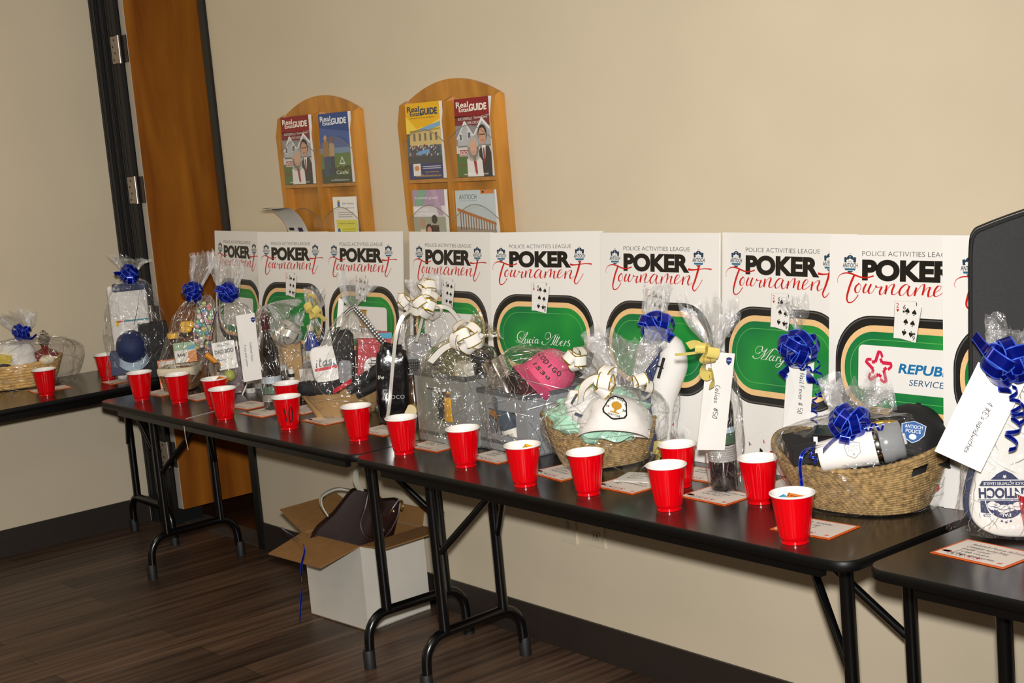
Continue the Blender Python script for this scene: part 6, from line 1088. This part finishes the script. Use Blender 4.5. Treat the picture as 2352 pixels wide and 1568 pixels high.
t = wrap(s, 'cellophane bag around the white crested cover with the big blue bow', [(2176, 1216, 2440, 1236, .35, 0, .04), (2196, 1150, 2436, 1150, .38, .03, .04), (2210, 1060, 2425, 1060, .38, .03, .04), (2250, 950, 2405, 950, .38, .05, .04), (2275, 870, 2370, 870, .4, .1, .04), (2298, 838, 2350, 838, .5, .25, .04), (2285, 800, 2370, 795, .4, .35, .04), (2272, 745, 2390, 760, .35, .4, .04)], seed=67, neck=4.5, amp=.007, jag=.03)
bow(t, s.p(2318, 828, .125), .060, 15, 'blue', 71, tails=[([s.p(2290, 822, .13), s.p(2262, 800, .13), s.p(2238, 770, .12)], .036), ([s.p(2300, 850, .14), s.p(2302, 880, .145), s.p(2310, 902, .14)], .03)])
curl(t, s.p(2325, 890, .14), (.15, 0, -1), 2.5, .014, .07, .008, 'blue'); curl(t, s.p(2345, 930, .13), (-.3, 0, -1), 2.5, .016, .09, .009, 'blue')

# ================================================================ under the tables: white box with the brown leather bag
FB, LB_, RB_ = at_z(847, 1451, 0), at_z(716, 1410, 0), at_z(973, 1395, 0); RB = math.atan2((FB-LB_).y, (FB-LB_).x); XB = LB_
t = thing('cardboard_box', 'white cardboard box with open brown flaps under the middle table', 'box', (XB.x, XB.y, .001), RB)
CW = col('c9c4ba', .7, name='white_cardboard', noise_amt=.04, nscale=8); CB = col('8a6234', .8, name='brown_cardboard', noise_amt=.08, nscale=30)
w, d, h, k = (FB-LB_).length, .277, .30, .004
m = MB(); m.box((0, 0, 0), (w, k, h), CW).box((0, d-k, 0), (w, d, h), CW).box((0, k, 0), (k, d-k, h), CW).box((w-k, k, 0), (w, d-k, h), CW).box((0, 0, 0), (w, d, k), CB)
m.box((k, k, k), (w-k, k+.0008, h), CB).box((k, d-k-.0008, k), (w-k, d-k, h), CB).box((k, k, k), (k+.0008, d-k, h), CB).box((w-k-.0008, k, k), (w-k, d-k, h), CB)
m.build('body', t)
m = MB(); m.text('PL-S 4017', -.045, 0, .07, .012, PGREY, Mat((w+.0004, d*.78, .05), (0, 1, 0), (0, 0, 1)), 1); m.build('printed_code', t)
for nm, o3, M in (('flap', (0, 0, h), Rx(.42)), ('flap', (0, d, h), Rx(-.5)), ('flap', (0, 0, h), Ry(-.45)), ('flap', (w, 0, h), Ry(.25))):
    pass
def flap(a, b, out, drop, wd=.15):
    a = Vector(a); b = Vector(b); o_ = Vector(out).normalized()*wd+Vector((0, 0, drop)); ins = (b-a)*.04; m = MB(); q = [a, b, b+o_-ins, a+o_+ins]; n = (b-a).cross(o_).normalized()*k
    m.add(q+[p-n for p in q], [(0, 1, 2, 3), (7, 6, 5, 4), (1, 0, 4, 5), (2, 1, 5, 6), (3, 2, 6, 7), (0, 3, 7, 4)], CB); return m.build('flap', t)
flap((0, 0, h), (w, 0, h), (0, -1, 0), -.035, .16); flap((w, 0, h), (w, d, h), (1, 0, 0), .01, .135); flap((w, d, h), (0, d, h), (0, 1, 0), .06, .028); flap((0, d, h), (0, 0, h), (-1, 0, 0), .06, .15)
s = Spot(830, 1330, .30)
s.o = Vector((1.90, -.25, .30)); dd = (s.o-CAM); dd.z = 0; s.e = dd.normalized(); s.x = Vector((s.e.y, -s.e.x, 0)); s.rz = math.atan2(s.x.y, s.x.x)
LEA = col('23100b', .42, name='brown_leather', bump=.05, bscale=150, spec=.2, noise_amt=.25, nscale=9); LEA2 = col('36160f', .3, name='brown_leather_strap', coat=.3); PALE = col('b9b5a4', .55, name='pale_strap')
B_ = thing('leather_bag', 'dark brown leather bag stuffed into the white cardboard box', 'bag', s.o, s.rz)
m = MB(); R = []
ol = [[(712, 1235), (775, 1252), (828, 1258), (880, 1246), (905, 1225)], [(728, 1212), (790, 1235), (835, 1246), (888, 1222), (912, 1196)], [(765, 1180), (810, 1200), (848, 1215), (896, 1185), (920, 1160)], [(800, 1135), (835, 1150), (865, 1170), (885, 1168), (915, 1150)], [(810, 1127), (845, 1130), (868, 1140), (878, 1150), (905, 1148)]]
for row, dep in zip(ol, (.05, .05, .045, .03, .02)):
    F_ = crom([s.p(x, y, .09-.012*abs(i-2)) for i, (x, y) in enumerate(row)], 5); K_ = crom([s.p(x, y, .09-.012*abs(i-2)-dep*2) + Vector((0, 0, .01)) for i, (x, y) in enumerate(row)], 5); R.append(F_+K_[::-1])
m.loft(R, LEA, True, True); m.build('body', B_)
def strap(pts, w_, mat, nm, wd=(0, -1, 0)):
    P = crom(pts, 8); m = MB(); W_ = []
    for i, p in enumerate(P):
        dd_ = (P[min(i+1, len(P)-1)]-P[max(i-1, 0)]).normalized(); v = Vector(wd); v = (v-dd_*v.dot(dd_)); v = v.normalized() if v.length > .05 else frame_z(dd_)[0]; nn = dd_.cross(v).normalized(); W_.append([p+v*w_/2+nn*.002, p-v*w_/2+nn*.002, p-v*w_/2-nn*.002, p+v*w_/2-nn*.002])
    m.loft(W_, mat, True, True, smooth=False); return m.build(nm, B_)
strap([s.p(846, 1128, .10), s.p(838, 1165, .115), s.p(828, 1200, .12), s.p(838, 1228, .125), s.p(865, 1238, .125), s.p(892, 1222, .12), s.p(912, 1185, .11), s.p(918, 1155, .10)], .026, LEA2, 'handle')
strap([s.p(753, 1186, .03), s.p(738, 1160, .02), s.p(740, 1138, .0), s.p(770, 1122, -.02), s.p(800, 1124, -.02), s.p(832, 1130, .04)], .022, PALE, 'pale_handle', (.3, -1, 0)); strap([s.p(832, 1132, .06), s.p(818, 1105, .05), s.p(820, 1080, .03), s.p(835, 1066, .02), s.p(855, 1078, .0), s.p(856, 1105, .0), s.p(838, 1132, .05)], .024, PALE, 'pale_handle', (.7, -.7, .2))
strap([s.p(885, 1190, .10), s.p(900, 1168, .10), s.p(917, 1145, .09)], .034, LEA2, 'buckle_tab', (.6, -.2, .7))
BR = col('c9a85a', .25, .9, name='brass'); m = MB(); rc = s.p(922, 1160, .095); m.tube([rc+Vector((.012*math.cos(a*PI/10)*.5, .01*math.cos(a*PI/10), .017*math.sin(a*PI/10))) for a in range(21)], .0028, BR, 8); m.build('brass_ring', B_)
m = MB(); blob(m, s.p(904, 1174, .115), (.006, .004, .006), BR, 0, 1, 0, 12, 8); m.build('rivet', B_)
mb = MB(); c4 = [s.p(850, 1146, -.02), s.p(858, 1130, -.02), s.p(876, 1140, -.02), s.p(866, 1160, -.02)]; mb.add(c4+[p+Vector((0, .004, 0)) for p in c4], [(0, 3, 2, 1), (4, 5, 6, 7), (0, 1, 5, 4), (1, 2, 6, 5), (2, 3, 7, 6), (3, 0, 4, 7)], col('d9781e', .5)); c5 = [s.p(853, 1142, -.018), s.p(857, 1137, -.018), s.p(872, 1147, -.018), s.p(868, 1153, -.018)]; mb.add(c5, [(0, 3, 2, 1)], col('8a94a0', .5))
o = mb.build('orange_packet', loc=s.o); o.rotation_euler = (0, 0, s.rz); tag(o, 'small orange packet tucked behind the leather bag', 'packet')
q = [at_z(730, 1180, .34), at_z(712, 1198, .32), at_z(693, 1290, .22), at_z(690, 1355, .12), at_z(690, 1405, .05), at_z(689, 1440, .012)]
base = Vector((1.80, -.43, 0)); LNE = [Vector((1.86, -.36, .335)), Vector((1.80, -.40, .33))]
zz = [(697, 1250), (692, 1300), (693, 1345), (690, 1400), (688, 1440)]
P = LNE + [at_y(x, y, -.60) for x, y in zz[:-1]] + [at_y(688, 1438, -.60)]
P = [p for p in P]; mb = MB(); P = crom(P, 6); mb.strip(P, [Vector((math.cos(.25*i), math.sin(.25*i), 0)) for i in range(len(P))], .007, LANE['blue']); tag(mb.build('blue_ribbon'), 'blue ribbon dangling from the cardboard box to the floor', 'ribbon')
